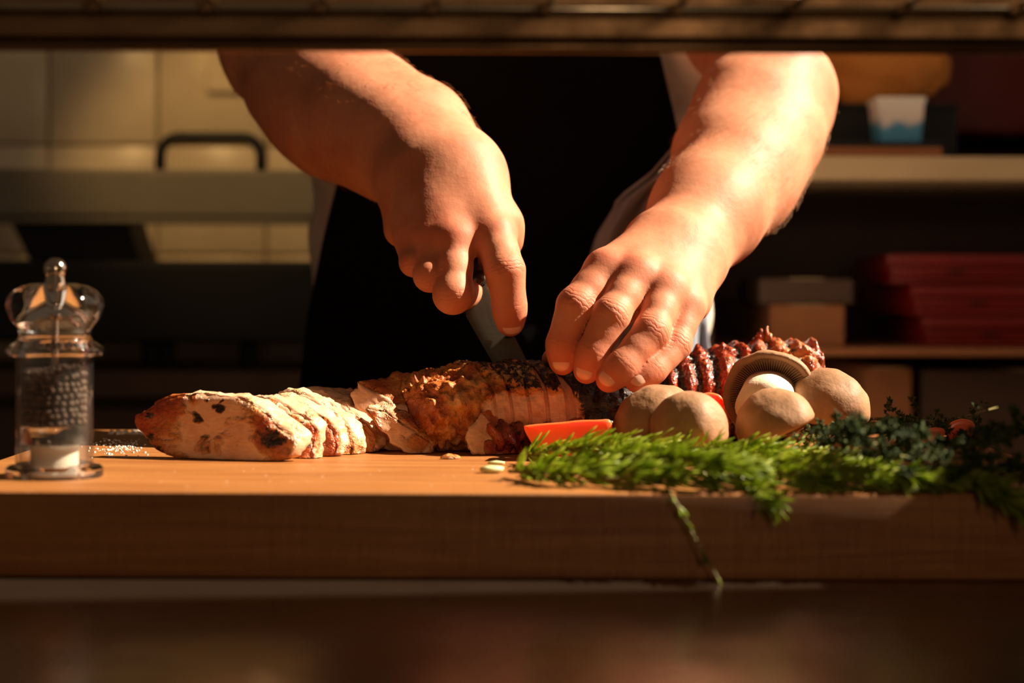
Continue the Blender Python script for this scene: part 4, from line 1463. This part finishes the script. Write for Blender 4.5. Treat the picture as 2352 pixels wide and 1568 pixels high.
def thyme(label, pts, seed, leaves=300):
    rng = np.random.default_rng(seed)
    root = thing('thyme_sprig', label, 'thyme', tuple(pts[0]), 'thyme sprigs heaped at the right')
    N = 40
    C = catmull([tuple(p) for p in pts], N)
    mesh_obj('stem', *tube_geo(C, 0.0007, 6), M['stem'], root)
    nv, nf = [], []
    # short side twigs
    tw = [(C, 1.0)]
    for _ in range(9):
        i = rng.integers(4, N - 4)
        d = rng.normal(0, 1, 3); d[2] = abs(d[2]) * 0.9; d /= np.linalg.norm(d)
        L = rng.uniform(0.012, 0.028)
        tw.append((np.array([C[i] + d * L * f + np.array([0, 0, -0.006]) * f * f for f in np.linspace(0, 1, 8)]), 0.6))
    for _ in range(leaves):
        c, wgt = tw[rng.integers(0, len(tw))] if rng.random() < 0.75 else tw[0]
        i = rng.integers(0, len(c) - 1)
        p = c[i] + (c[i + 1] - c[i]) * rng.random()
        d = rng.normal(0, 1, 3); d /= np.linalg.norm(d)
        L = rng.uniform(0.0028, 0.0050); w = L * rng.uniform(0.24, 0.36)
        s = np.cross(d, rng.normal(0, 1, 3)); s /= np.linalg.norm(s)
        q = np.cross(d, s)
        b0 = len(nv)
        base = [p, p + d * L * .5 + s * w, p + d * L, p + d * L * .5 - s * w, p + d * L * .5 + q * w * .45]
        for b in base:
            if b[1] > 1.151: b[2] = max(b[2], ZB + 0.001)
            nv.append(b)
        nf += [(b0, b0 + 1, b0 + 4), (b0 + 1, b0 + 2, b0 + 4), (b0 + 2, b0 + 3, b0 + 4), (b0 + 3, b0, b0 + 4), (b0, b0 + 3, b0 + 2, b0 + 1)]
    tag(mesh_obj('leaves', nv, nf, M['thyme'], root, smooth=False), 'tiny dark green thyme leaves', kind='stuff')

rngt = random.Random(8)
thy = []
def th_line(x0, y0, x1, y1, z0, z1):
    m = 0.5
    return [B(x0, y0, z0), B(x0 + (x1 - x0) * .35, y0 + (y1 - y0) * .35, z0 + (z1 - z0) * .35 + .006), B(x0 + (x1 - x0) * .7, y0 + (y1 - y0) * .7, z0 + (z1 - z0) * .7 + .006), B(x1, y1, z1)]
thy_spec = [
    ('thyme sprig in front of the rightmost mushroom, its tip pointing left', (1800, 985, 1990, 1000, .006, .020)),
    ('topmost thyme sprig of the heap, beside the rightmost mushroom', (1880, 985, 2060, 990, .026, .044)),
    ('thyme sprig on the left slope of the heap', (1840, 1010, 2040, 1020, .012, .026)),
    ('thyme sprig on the crest of the heap', (1960, 990, 2130, 1000, .036, .026)),
    ('thyme sprig behind the tomato pieces', (2040, 1000, 2260, 985, .014, .016)),
    ('thyme sprig lying across the tomato pieces', (2050, 1030, 2250, 1010, .012, .012)),
    ('dark thyme sprig in the middle of the heap', (1900, 1035, 2110, 1050, .016, .016)),
    ('dark thyme sprig below the tomato pieces', (2060, 1050, 2290, 1050, .014, .014)),
    ('thyme sprig curving up at the right edge', (2180, 1040, 2370, 985, .014, .028)),
    ('highest thyme sprig at the right edge', (2220, 1020, 2390, 960, .018, .034)),
    ('thyme sprig low at the right edge of the board', (2150, 1080, 2380, 1075, .010, .012)),
    ('thyme sprig at the front of the heap over the shaded rosemary', (2020, 1075, 2230, 1085, .012, .012)),
    ('thyme sprig at the front right end of the heap', (2200, 1095, 2390, 1095, .008, .010)),
    ('wispy thyme sprig reaching up to the right behind the heap', (2100, 990, 2290, 935, .014, .020)),
    ('thyme sprig half under the rightmost mushroom', (1840, 965, 1990, 960, .006, .010)),
    ('thyme sprig in the back of the heap near the grilled meat', (1960, 968, 2140, 965, .012, .014)),
]
for k, (lab, a) in enumerate(thy_spec):
    thyme(lab, th_line(*a), 900 + k, 650 if k not in (13,) else 140)

# chopped bits at the left tip of the rosemary: pale green stalk ends, red flake, seeds
def bit(name, label, cat, p, size, col, seed, group='scraps on the board', rz=0.0):
    bm = bmesh.new()
    bmesh.ops.create_icosphere(bm, subdivisions=2, radius=1.0)
    for v in bm.verts:
        q = np.array([tuple(v.co)])
        v.co *= 1 + 0.18 * float(vnoise(q, 1.7, seed)[0])
        v.co = Vector((v.co.x * size[0], v.co.y * size[1], v.co.z * size[2]))
    bmesh.ops.transform(bm, matrix=Matrix.Translation(p) @ Matrix.Rotation(rz, 4, 'Z'), verts=bm.verts)
    o = bm_obj(name, bm, col, None, smooth=True, angle=80)
    return tag(o, label, cat, group)
palegreen = simple('pale_green_rind', lin(206, 214, 160), 0.5, var=0.12, vscale=120)
redbit = simple('dried_red_flake', lin(150, 52, 26), 0.5, var=0.25, vscale=160)
bit('stalk_end', 'pale green stalk end at the left tip of the rosemary, flat and wide', 'herb scrap', on_board(1128, 1086) + Vector((0, 0, .0026)), (0.0085, 0.005, 0.0025), palegreen, 1)
bit('stalk_end', 'short pale green stick lying behind the flat stalk end', 'herb scrap', on_board(1140, 1068) + Vector((0, 0, .0016)), (0.0062, 0.0016, 0.0015), palegreen, 2)
bit('chilli_flake', 'dark red flake under the left tip of the rosemary', 'chilli flake', on_board(1222, 1094) + Vector((0, 0, .0022)), (0.0085, 0.006, 0.0021), redbit, 3)
bit('chilli_flake', 'dark curled flake on the board behind the pale stalk ends', 'chilli flake', on_board(1152, 1058) + Vector((0, 0, .0016)), (0.003, 0.002, 0.0015), M['pepper'], 4)

# salt and crumbs strewn on the board
rng = np.random.default_rng(77)
sv, sf = [], []
bm = bmesh.new()
def grain(p, s):
    b0 = len(sv)
    a = rng.uniform(0, 6.28)
    for dx, dy, dz in ((-1, -1, 0), (1, -1, 0), (1, 1, 0), (-1, 1, 0), (-.8, -.8, 1.4), (.8, -.8, 1.4), (.8, .8, 1.4), (-.8, .8, 1.4)):
        sv.append((p.x + s * (dx * math.cos(a) - dy * math.sin(a)), p.y + s * (dx * math.sin(a) + dy * math.cos(a)), p.z + s * dz))
    for f in ((0, 3, 2, 1), (4, 5, 6, 7), (0, 1, 5, 4), (1, 2, 6, 5), (2, 3, 7, 6), (3, 0, 4, 7)):
        sf.append(tuple(b0 + k for k in f))
for _ in range(170):
    grain(on_board(rng.normal(275, 30), rng.normal(1027, 9)), rng.uniform(0.0003, 0.0008))
for _ in range(50):
    grain(on_board(rng.uniform(250, 330), 995 + rng.uniform(-3, 3)), rng.uniform(0.0006, 0.0016))
for _ in range(40):
    grain(on_board(rng.uniform(300, 1250), rng.uniform(1070, 1118)), rng.uniform(0.00012, 0.0003))
o = mesh_obj('salt_grains', sv, sf, M['salt'], smooth=False)
tag(o, 'white salt grains strewn over the wooden board', 'salt', kind='stuff')

# ------------------------------------------------------------------ pepper mill
def build_mill():
    base = on_board(125, 1094)
    at = (base.x, base.y, ZB + 0.0004)
    root = thing('pepper_mill', 'clear acrylic pepper mill half filled with black peppercorns', 'pepper mill', at)
    ac = M['acrylic']
    lathe('body', [(0.0245, 0.0085), (0.0245, 0.0765), (0.0218, 0.0765), (0.0218, 0.0085), (0.0245, 0.0085)], M['thin'], root, 64, at, sharp=35)
    lathe('base_ring', [(0.0175, 0.0), (0.0308, 0.0), (0.0311, 0.002), (0.0309, 0.005), (0.0290, 0.0068), (0.0250, 0.0074), (0.0246, 0.0083), (0.0175, 0.0083), (0.0175, 0.0)], ac, root, 64, at, sharp=35)
    lathe('divider', [(0.0, 0.0212), (0.0212, 0.0212), (0.0214, 0.0220), (0.0214, 0.0318), (0.0212, 0.0324), (0.0, 0.0324)], ac, root, 64, at, sharp=35)
    lathe('head', [(0.0190, 0.0775), (0.0300, 0.0775), (0.0312, 0.0795), (0.0308, 0.0825), (0.0275, 0.0850), (0.0240, 0.0872), (0.0226, 0.0900), (0.0228, 0.0930), (0.0245, 0.0965), (0.0280, 0.1010),
                   (0.0303, 0.1060), (0.0312, 0.1105), (0.0300, 0.1150), (0.0262, 0.1195), (0.0205, 0.1225), (0.0130, 0.1240), (0.0066, 0.1240), (0.0066, 0.1120), (0.0120, 0.1105), (0.0175, 0.1060), (0.0190, 0.1000), (0.0185, 0.0930), (0.0190, 0.0860), (0.0190, 0.0775)], ac, root, 64, at, sharp=50)
    lathe('collar', [(0.0, 0.1238), (0.0068, 0.1240), (0.0064, 0.1262), (0.0060, 0.1285), (0.0, 0.1285)], M['chrome'], root, 32, at, sharp=40)
    prof = [(0.0, 0.1262)] + [(0.0074 * math.sin(a), 0.1332 - 0.0074 * math.cos(a)) for a in np.linspace(0.4, math.pi, 16)[:-1]] + [(0.0, 0.1406)]
    lathe('knob', prof, M['chrome'], root, 32, at)
    lathe('spindle', [(0.0, 0.0330), (0.0024, 0.0330), (0.0024, 0.1110), (0.0060, 0.1125), (0.0060, 0.1236), (0.0, 0.1236)], M['chrome'], root, 16, at, sharp=40)
    lathe('grinder', [(0.0, 0.0006), (0.0140, 0.0006), (0.0152, 0.002), (0.0152, 0.0165), (0.0158, 0.0172), (0.0158, 0.0198), (0.0, 0.0198)], M['ceramic'], root, 40, at, sharp=35)
    # peppercorns: packed spheres, one joined part
    bm = bmesh.new()
    bmesh.ops.create_icosphere(bm, subdivisions=2, radius=1.0)
    sv_ = np.array([tuple(v.co) for v in bm.verts]); sf_ = [tuple(v.index for v in f.verts) for f in bm.faces]
    bm.free()
    rng = np.random.default_rng(5)
    V, Fc = [], []
    z = 0.0350
    while z < 0.0700:
        for ring, nn in ((0.0186, 24), (0.0140, 17), (0.0095, 11), (0.0055, 6)):
            off = rng.uniform(0, 6.28)
            for k in range(nn):
                if z > 0.064 and rng.random() < 0.35: continue
                a = off + 2 * math.pi * k / nn + rng.uniform(-.06, .06)
                r = rng.uniform(0.0020, 0.0025)
                zz = z + rng.uniform(-.0008, .0008) + (0.002 * math.cos(a - 0.5) if z > 0.06 else 0)
                b0 = len(V)
                rough = 1 + 0.16 * vnoise(sv_ + k * 3.1 + z * 1000, 2.2, int(k))
                V += list((sv_ * rough[:, None]) * r + np.array([at[0] + ring * math.cos(a), at[1] + ring * math.sin(a), at[2] + zz]))
                Fc += [tuple(b0 + q for q in f) for f in sf_]
        z += 0.0041
    tag(mesh_obj('peppercorns', V, Fc, M['pepper'], root), 'loose black peppercorns', kind='stuff')
build_mill()

# ------------------------------------------------------------------ back of the kitchen
def XZ(px, py, Y):
    p = P(px, py, Y)
    return p.x, p.z
def pbox(name, px0, py0, px1, py1, y0, y1, mat, parent=None, bevel=0.004):
    """box whose front face at depth y0 covers the given picture rectangle"""
    x0, z1 = XZ(px0, py0, y0); x1, z0 = XZ(px1, py1, y0)
    return box(name, x0, x1, y0, y1, z0, z1, mat, parent, bevel)

M['darkwood'] = simple('dark_brown_laminate', lin(74, 50, 34), 0.6, var=0.15, vscale=12)
M['paper'] = simple('brown_paper', lin(196, 122, 48), 0.8, var=0.18, vscale=14)
M['card'] = simple('cardboard', lin(150, 92, 52), 0.85, var=0.12, vscale=20)
M['redplastic'] = simple('dark_red_plastic', lin(112, 18, 12), 0.4, var=0.15, vscale=12)
M['deepred'] = simple('deep_red_board', lin(92, 16, 14), 0.6, var=0.2, vscale=12)
M['shelfwood'] = simple('pale_shelf_edge', lin(196, 168, 128), 0.55, var=0.08, vscale=10)
M['plate'] = simple('cream_socket_plate', lin(226, 208, 172), 0.5, var=0.03)
def carton_mat():
    t = NT('printed_blue_white_carton')
    v = t.coord((1, 1, 1))
    n1 = t.noise(v, 30.0, 3)
    sp = t.n('ShaderNodeSeparateXYZ')
    tc = t.n('ShaderNodeTexCoord')
    t.link(tc.outputs['Generated'], sp.inputs[0])
    f = t.math('ADD', sp.outputs[2], t.math('MULTIPLY', t.math('SUBTRACT', n1, 0.5), 0.7))
    t.color(t.ramp(f, [(0.0, lin(40, 110, 150)), (0.55, lin(70, 140, 175)), (0.68, lin(220, 205, 195)), (1.0, lin(236, 222, 210))]))
    t.set(Roughness=0.5)
    return t.m
M['carton'] = carton_mat()

# worktop with the black cooker and its raised grey lid (left)
wt = thing('worktop', 'dark worktop along the back wall at the left', 'worktop', (-0.7, 2.496, 0))
xL, zt = XZ(-400, 853, 2.340)
xR = XZ(1150, 853, 2.340)[0]
box('top', xL, xR, 2.340, 2.730, zt - 0.03, zt, M['darkwood'], wt, 0.003)
box('front_panel', xL, xR, 2.363, 2.387, 0.1, zt - 0.045, M['darkwood'], wt, 0.003)
for q in (xL + 0.03, xR - 0.03):
    box('side_panel', q - 0.02, q + 0.02, 2.387, 2.714, 0.0, zt - 0.03, M['darkwood'], wt, 0.003)
ck = thing('countertop_cooker', 'black countertop cooker with a raised grey steel lid and black handle', 'cooker', (-0.7, 2.496, zt))
YC = 2.418
b_ = pbox('body', -180, 596, 800, 788, YC, YC + 0.27, M['black'], ck, 0.008)
for px in (-120, 330, 365, 560, 760):
    x = XZ(px, 800, YC)[0]
    tube('foot', [(x, YC + 0.05, zt + 0.001), (x, YC + 0.05, XZ(px, 786, YC)[1])], 0.012, M['black'], ck, 12)
lid = pbox('lid', -180, 386, 735, 500, YC + 0.02, YC + 0.07, M['greysteel'], ck, 0.006)
pbox('lid_lip', -180, 499, 738, 514, YC + 0.012, YC + 0.07, M['greysteel'], lid, 0.002)
hx0, hz = XZ(368, 392, YC + 0.03); hx1 = XZ(600, 392, YC + 0.03)[0]; hz1 = XZ(368, 315, YC + 0.03)[1]
rr = 0.024
hp = [(hx0, YC + 0.03, hz - 0.01), (hx0, YC + 0.03, hz1 - rr)] + [(hx0 + rr - rr * math.cos(a), YC + 0.03, hz1 - rr + rr * math.sin(a)) for a in np.linspace(0.2, math.pi / 2, 7)] \
   + [(hx1 - rr + rr * math.sin(a), YC + 0.03, hz1 - rr + rr * math.cos(a)) for a in np.linspace(0, math.pi / 2 - 0.2, 7)] + [(hx1, YC + 0.03, hz1 - rr), (hx1, YC + 0.03, hz - 0.01)]
tube('handle', hp, 0.0070, M['handle'], lid, 14)
# slanted black bracket that carries the lid
a = [(20, 500), (290, 500), (322, 600), (70, 600)]
fv = [P(*q, YC + 0.05) for q in a] + [P(*q, YC + 0.05) + Vector((0, 0.12, 0)) for q in a]
mesh_obj('bracket', fv, [(0, 1, 2, 3), (7, 6, 5, 4), (0, 4, 5, 1), (1, 5, 6, 2), (2, 6, 7, 3), (3, 7, 4, 0)], M['black'], ck, smooth=False)
# flush plate on the tiles
sp = pbox('socket_plate', 474, 60, 600, 212, WALL_Y - 0.018, WALL_Y - 0.006, M['plate'], None, 0.003)
tag(sp, 'cream wall plate on the tiles beside the raised lid', 'wall plate')

# shelf unit at the right
YS = 2.223
un = thing('shelf_unit', 'wooden shelf unit against the wall at the right', 'shelf unit', (0.75, 2.418, 0))
xl, xr = XZ(1640, 0, YS)[0], XZ(2760, 0, YS)[0]
def shelf(name, py0, py1, mat):
    z1 = XZ(2000, py0, YS)[1]; z0 = XZ(2000, py1, YS)[1]
    return box(name, xl, xr, YS, 2.691, z0, z1, mat, un, 0.003)
shelf('shelf', 358, 414, M['shelfwood'])
shelf('shelf', 800, 818, M['card'])
shelf('shelf', 1180, 1215, M['card'])
box('back_panel', xl, xr, 2.691, 2.707, 0.0, ZB + 0.75, M['darkwood'], un, 0.002)
box('side_panel', xl - 0.025, xl, YS, 2.707, 0.0, ZB + 0.75, M['darkwood'], un, 0.002)
box('side_panel', xr, xr + 0.025, YS, 2.707, 0.0, ZB + 0.75, M['darkwood'], un, 0.002)
zs1 = XZ(2000, 358, YS)[1] + 0.0005
zs2 = XZ(2000, 800, YS)[1] + 0.0005
# things on the upper shelf
tr = thing('serving_tray', 'brown tray with a black rim on the upper shelf under the blue carton', 'tray', (0.62, 2.340, zs1))
x0, x1 = XZ(1880, 0, 2.262)[0], XZ(2160, 0, 2.262)[0]
box('tray_base', x0, x1, 2.246, 2.348, zs1, zs1 + 0.012, M['card'], tr, 0.003)
for yy in (2.246, 2.342):
    box('rim', x0, x1, yy, yy + 0.008, zs1 + 0.012, zs1 + 0.018, M['black'], tr, 0.002)
x0, z1 = XZ(2016, 222, 2.285); x1 = XZ(2122, 222, 2.285)[0]
ct = thing('carton', 'small blue and white printed carton on the upper shelf', 'carton', ((x0 + x1) / 2, 2.309, zs1 + 0.013))
zb = zs1 + 0.0125
V = [(x0 + .004, 2.285, zb), (x1 - .004, 2.285, zb), (x1 - .004, 2.336, zb), (x0 + .004, 2.336, zb), (x0, 2.282, z1 - .008), (x1, 2.282, z1 - .008), (x1, 2.340, z1 - .008), (x0, 2.340, z1 - .008)]
mesh_obj('cup', V, [(3, 2, 1, 0), (0, 1, 5, 4), (1, 2, 6, 5), (2, 3, 7, 6), (3, 0, 4, 7), (4, 5, 6, 7)], M['carton'], ct, smooth=False)
box('lid', x0 - .002, x1 + .002, 2.281, 2.342, z1 - .008, z1, M['ceramic'], ct, 0.002)
# black tin with a slumped brown paper sack on it
x0, x1 = XZ(1840, 0, 2.356)[0], XZ(2200, 0, 2.356)[0]
zt2 = XZ(2000, 238, 2.356)[1]
tn = thing('baking_tin', 'black rectangular tin behind the blue carton on the upper shelf', 'tin', ((x0 + x1) / 2, 2.395, zs1))
box('tin_body', x0, x1, 2.356, 2.441, zs1, zt2 - 0.006, M['black'], tn, 0.004)
box('tin_rim', x0 - .003, x1 + .003, 2.353, 2.444, zt2 - 0.006, zt2, M['black'], tn, 0.002)
bm = bmesh.new()
bmesh.ops.create_icosphere(bm, subdivisions=5, radius=1.0)
c0 = P(2010, 150, 2.399)
for v in bm.verts:
    q = np.array([tuple(v.co)])
    s = 1 + 0.10 * float(fbm(q, 2.2, 31, 3)[0])
    sx = math.copysign(abs(v.co.x) ** .7, v.co.x); sz = math.copysign(abs(v.co.z) ** .7, v.co.z)
    v.co = Vector((c0.x + sx * 0.085 * s + sz * -0.02, 2.399 + v.co.y * 0.036 * s, max(zt2 + 0.0005, zt2 + 0.11 + sz * 0.115 * s)))
sk = bm_obj('paper_sack', bm, M['paper'], None, True, 60)
tag(sk, 'crumpled orange-brown paper sack on the upper shelf', 'paper sack')
x0, x1 = XZ(2112, 0, 2.457)[0], XZ(2560, 0, 2.457)[0]
rb = thing('storage_box', 'large deep red box with a dark lid at the right end of the upper shelf', 'box', ((x0 + x1) / 2, 2.496, zs1))
zbm = zs1
for sxx in (x0 + .02, x1 - .04):
    box('foot', sxx, sxx + .02, 2.480, 2.636, zbm, zbm + 0.045, M['black'], rb, 0.002)
box('body', x0, x1, 2.457, 2.668, zbm + 0.045, zbm + 0.36, M['deepred'], rb, 0.006)
box('lid', x0 - .005, x1 + .005, 2.453, 2.671, zbm + 0.36, zbm + 0.38, M['black'], rb, 0.004)
# things on the lower shelf: stacked red crates, cardboard boxes
def crate(label, px0, px1, y0, zb, h, rz):
    x0, x1 = XZ(px0, 0, y0)[0], XZ(px1, 0, y0)[0]
    cx_ = (x0 + x1) / 2
    r = thing('crate', label, 'crate', (cx_, y0 + 0.15, zb), 'red crates on the lower shelf')
    R4 = Matrix.Translation((cx_, y0 + 0.15, 0)) @ Matrix.Rotation(rz, 4, 'Z') @ Matrix.Translation((-cx_, -y0 - 0.15, 0))
    def cb(n, *a):
        bm = bmesh.new(); add_box(bm, *a, 0.003, 2, R4); return bm_obj(n, bm, M['redplastic'], r, True)
    cb('floor_panel', x0, x1, y0, y0 + 0.3, zb, zb + 0.008)
    cb('front_wall', x0, x1, y0, y0 + 0.008, zb + 0.008, zb + h)
    cb('back_wall', x0, x1, y0 + 0.292, y0 + 0.3, zb + 0.008, zb + h)
    cb('side_wall', x0, x0 + 0.008, y0 + 0.008, y0 + 0.292, zb + 0.008, zb + h)
    cb('side_wall', x1 - 0.008, x1, y0 + 0.008, y0 + 0.292, zb + 0.008, zb + h)
    cb('rim', x0 - .006, x1 + .006, y0 - .006, y0, zb + h - 0.014, zb + h)
    for g in (0.25, 0.72):
        bm = bmesh.new(); xx = x0 + (x1 - x0) * g
        add_box(bm, xx, xx + 0.02, y0 - 0.004, y0, zb + 0.014, zb + h - 0.02, 0.001, 1, R4); bm_obj('slot', bm, M['black'], r, True)
crate('bottom red plastic crate of the stack on the lower shelf', 2130, 2640, 2.262, zs2, 0.036, 0.0)
crate('middle red plastic crate of the stack, turned slightly', 2090, 2600, 2.262, zs2 + 0.037, 0.036, 0.04)
crate('top red plastic crate of the stack on the lower shelf', 2060, 2570, 2.270, zs2 + 0.074, 0.036, -0.03)
def cbox(label, px0, px1, py0, y0, dep, zb, mat):
    x0, z1 = XZ(px0, py0, y0); x1 = XZ(px1, py0, y0)[0]
    r = thing('cardboard_box', label, 'box', ((x0 + x1) / 2, y0 + dep / 2, zb), 'cardboard boxes on the lower shelf')
    box('carton_body', x0, x1, y0, y0 + dep, zb, z1, mat, r, 0.002)
    box('tape', (x0 + x1) / 2 - 0.02, (x0 + x1) / 2 + 0.02, y0 - 0.0006, y0 + dep, z1 - 0.0004, z1 + 0.0006, M['shelfwood'], r, 0)
cbox('brown cardboard box on the lower shelf beside the red crates', 1770, 1940, 700, 2.262, 0.25, zs2, M['card'])
z_top = XZ(1770, 700, 2.262)[1]
cbox('flat grey-brown box lying on top of the cardboard box', 1745, 1960, 640, 2.270, 0.22, z_top + 0.001, M['darkwood'])
# lower storey: boxes under the shelf
zs3 = XZ(2000, 1180, YS)[1] + 0.0005
cbox('narrow brown box standing on the bottom shelf below the red crates', 1985, 2095, 845, 2.278, 0.3, zs3, M['card'])
cbox('wide dark brown box on the bottom shelf at the right', 2115, 2600, 850, 2.293, 0.3, zs3, M['darkwood'])

# out-of-view steel container, added to keep the sun off the herbs at right
cn = thing('added_shade_container', 'unseen steel container added right of the cutting board to shade the herbs', 'container', (0.58, 1.3, ZB - 0.052))
cz0, cz1 = ZB - 0.0515, ZB + 0.17
box('container_base', 0.45, 0.72, 1.10, 1.60, cz0, cz0 + 0.004, M['wire'], cn, 0.001)
for nm, a in (('side_wall', (0.45, 0.454, 1.10, 1.60)), ('side_wall', (0.716, 0.72, 1.10, 1.60)), ('end_wall', (0.454, 0.716, 1.10, 1.104)), ('end_wall', (0.454, 0.716, 1.596, 1.60))):
    box(nm, *a, cz0 + 0.004, cz1, M['wire'], cn, 0.001)
for nm, a in (('rim', (0.440, 0.454, 1.085, 1.615)), ('rim', (0.716, 0.735, 1.085, 1.615))):
    box(nm, *a, cz1, cz1 + 0.004, M['wire'], cn, 0.001)
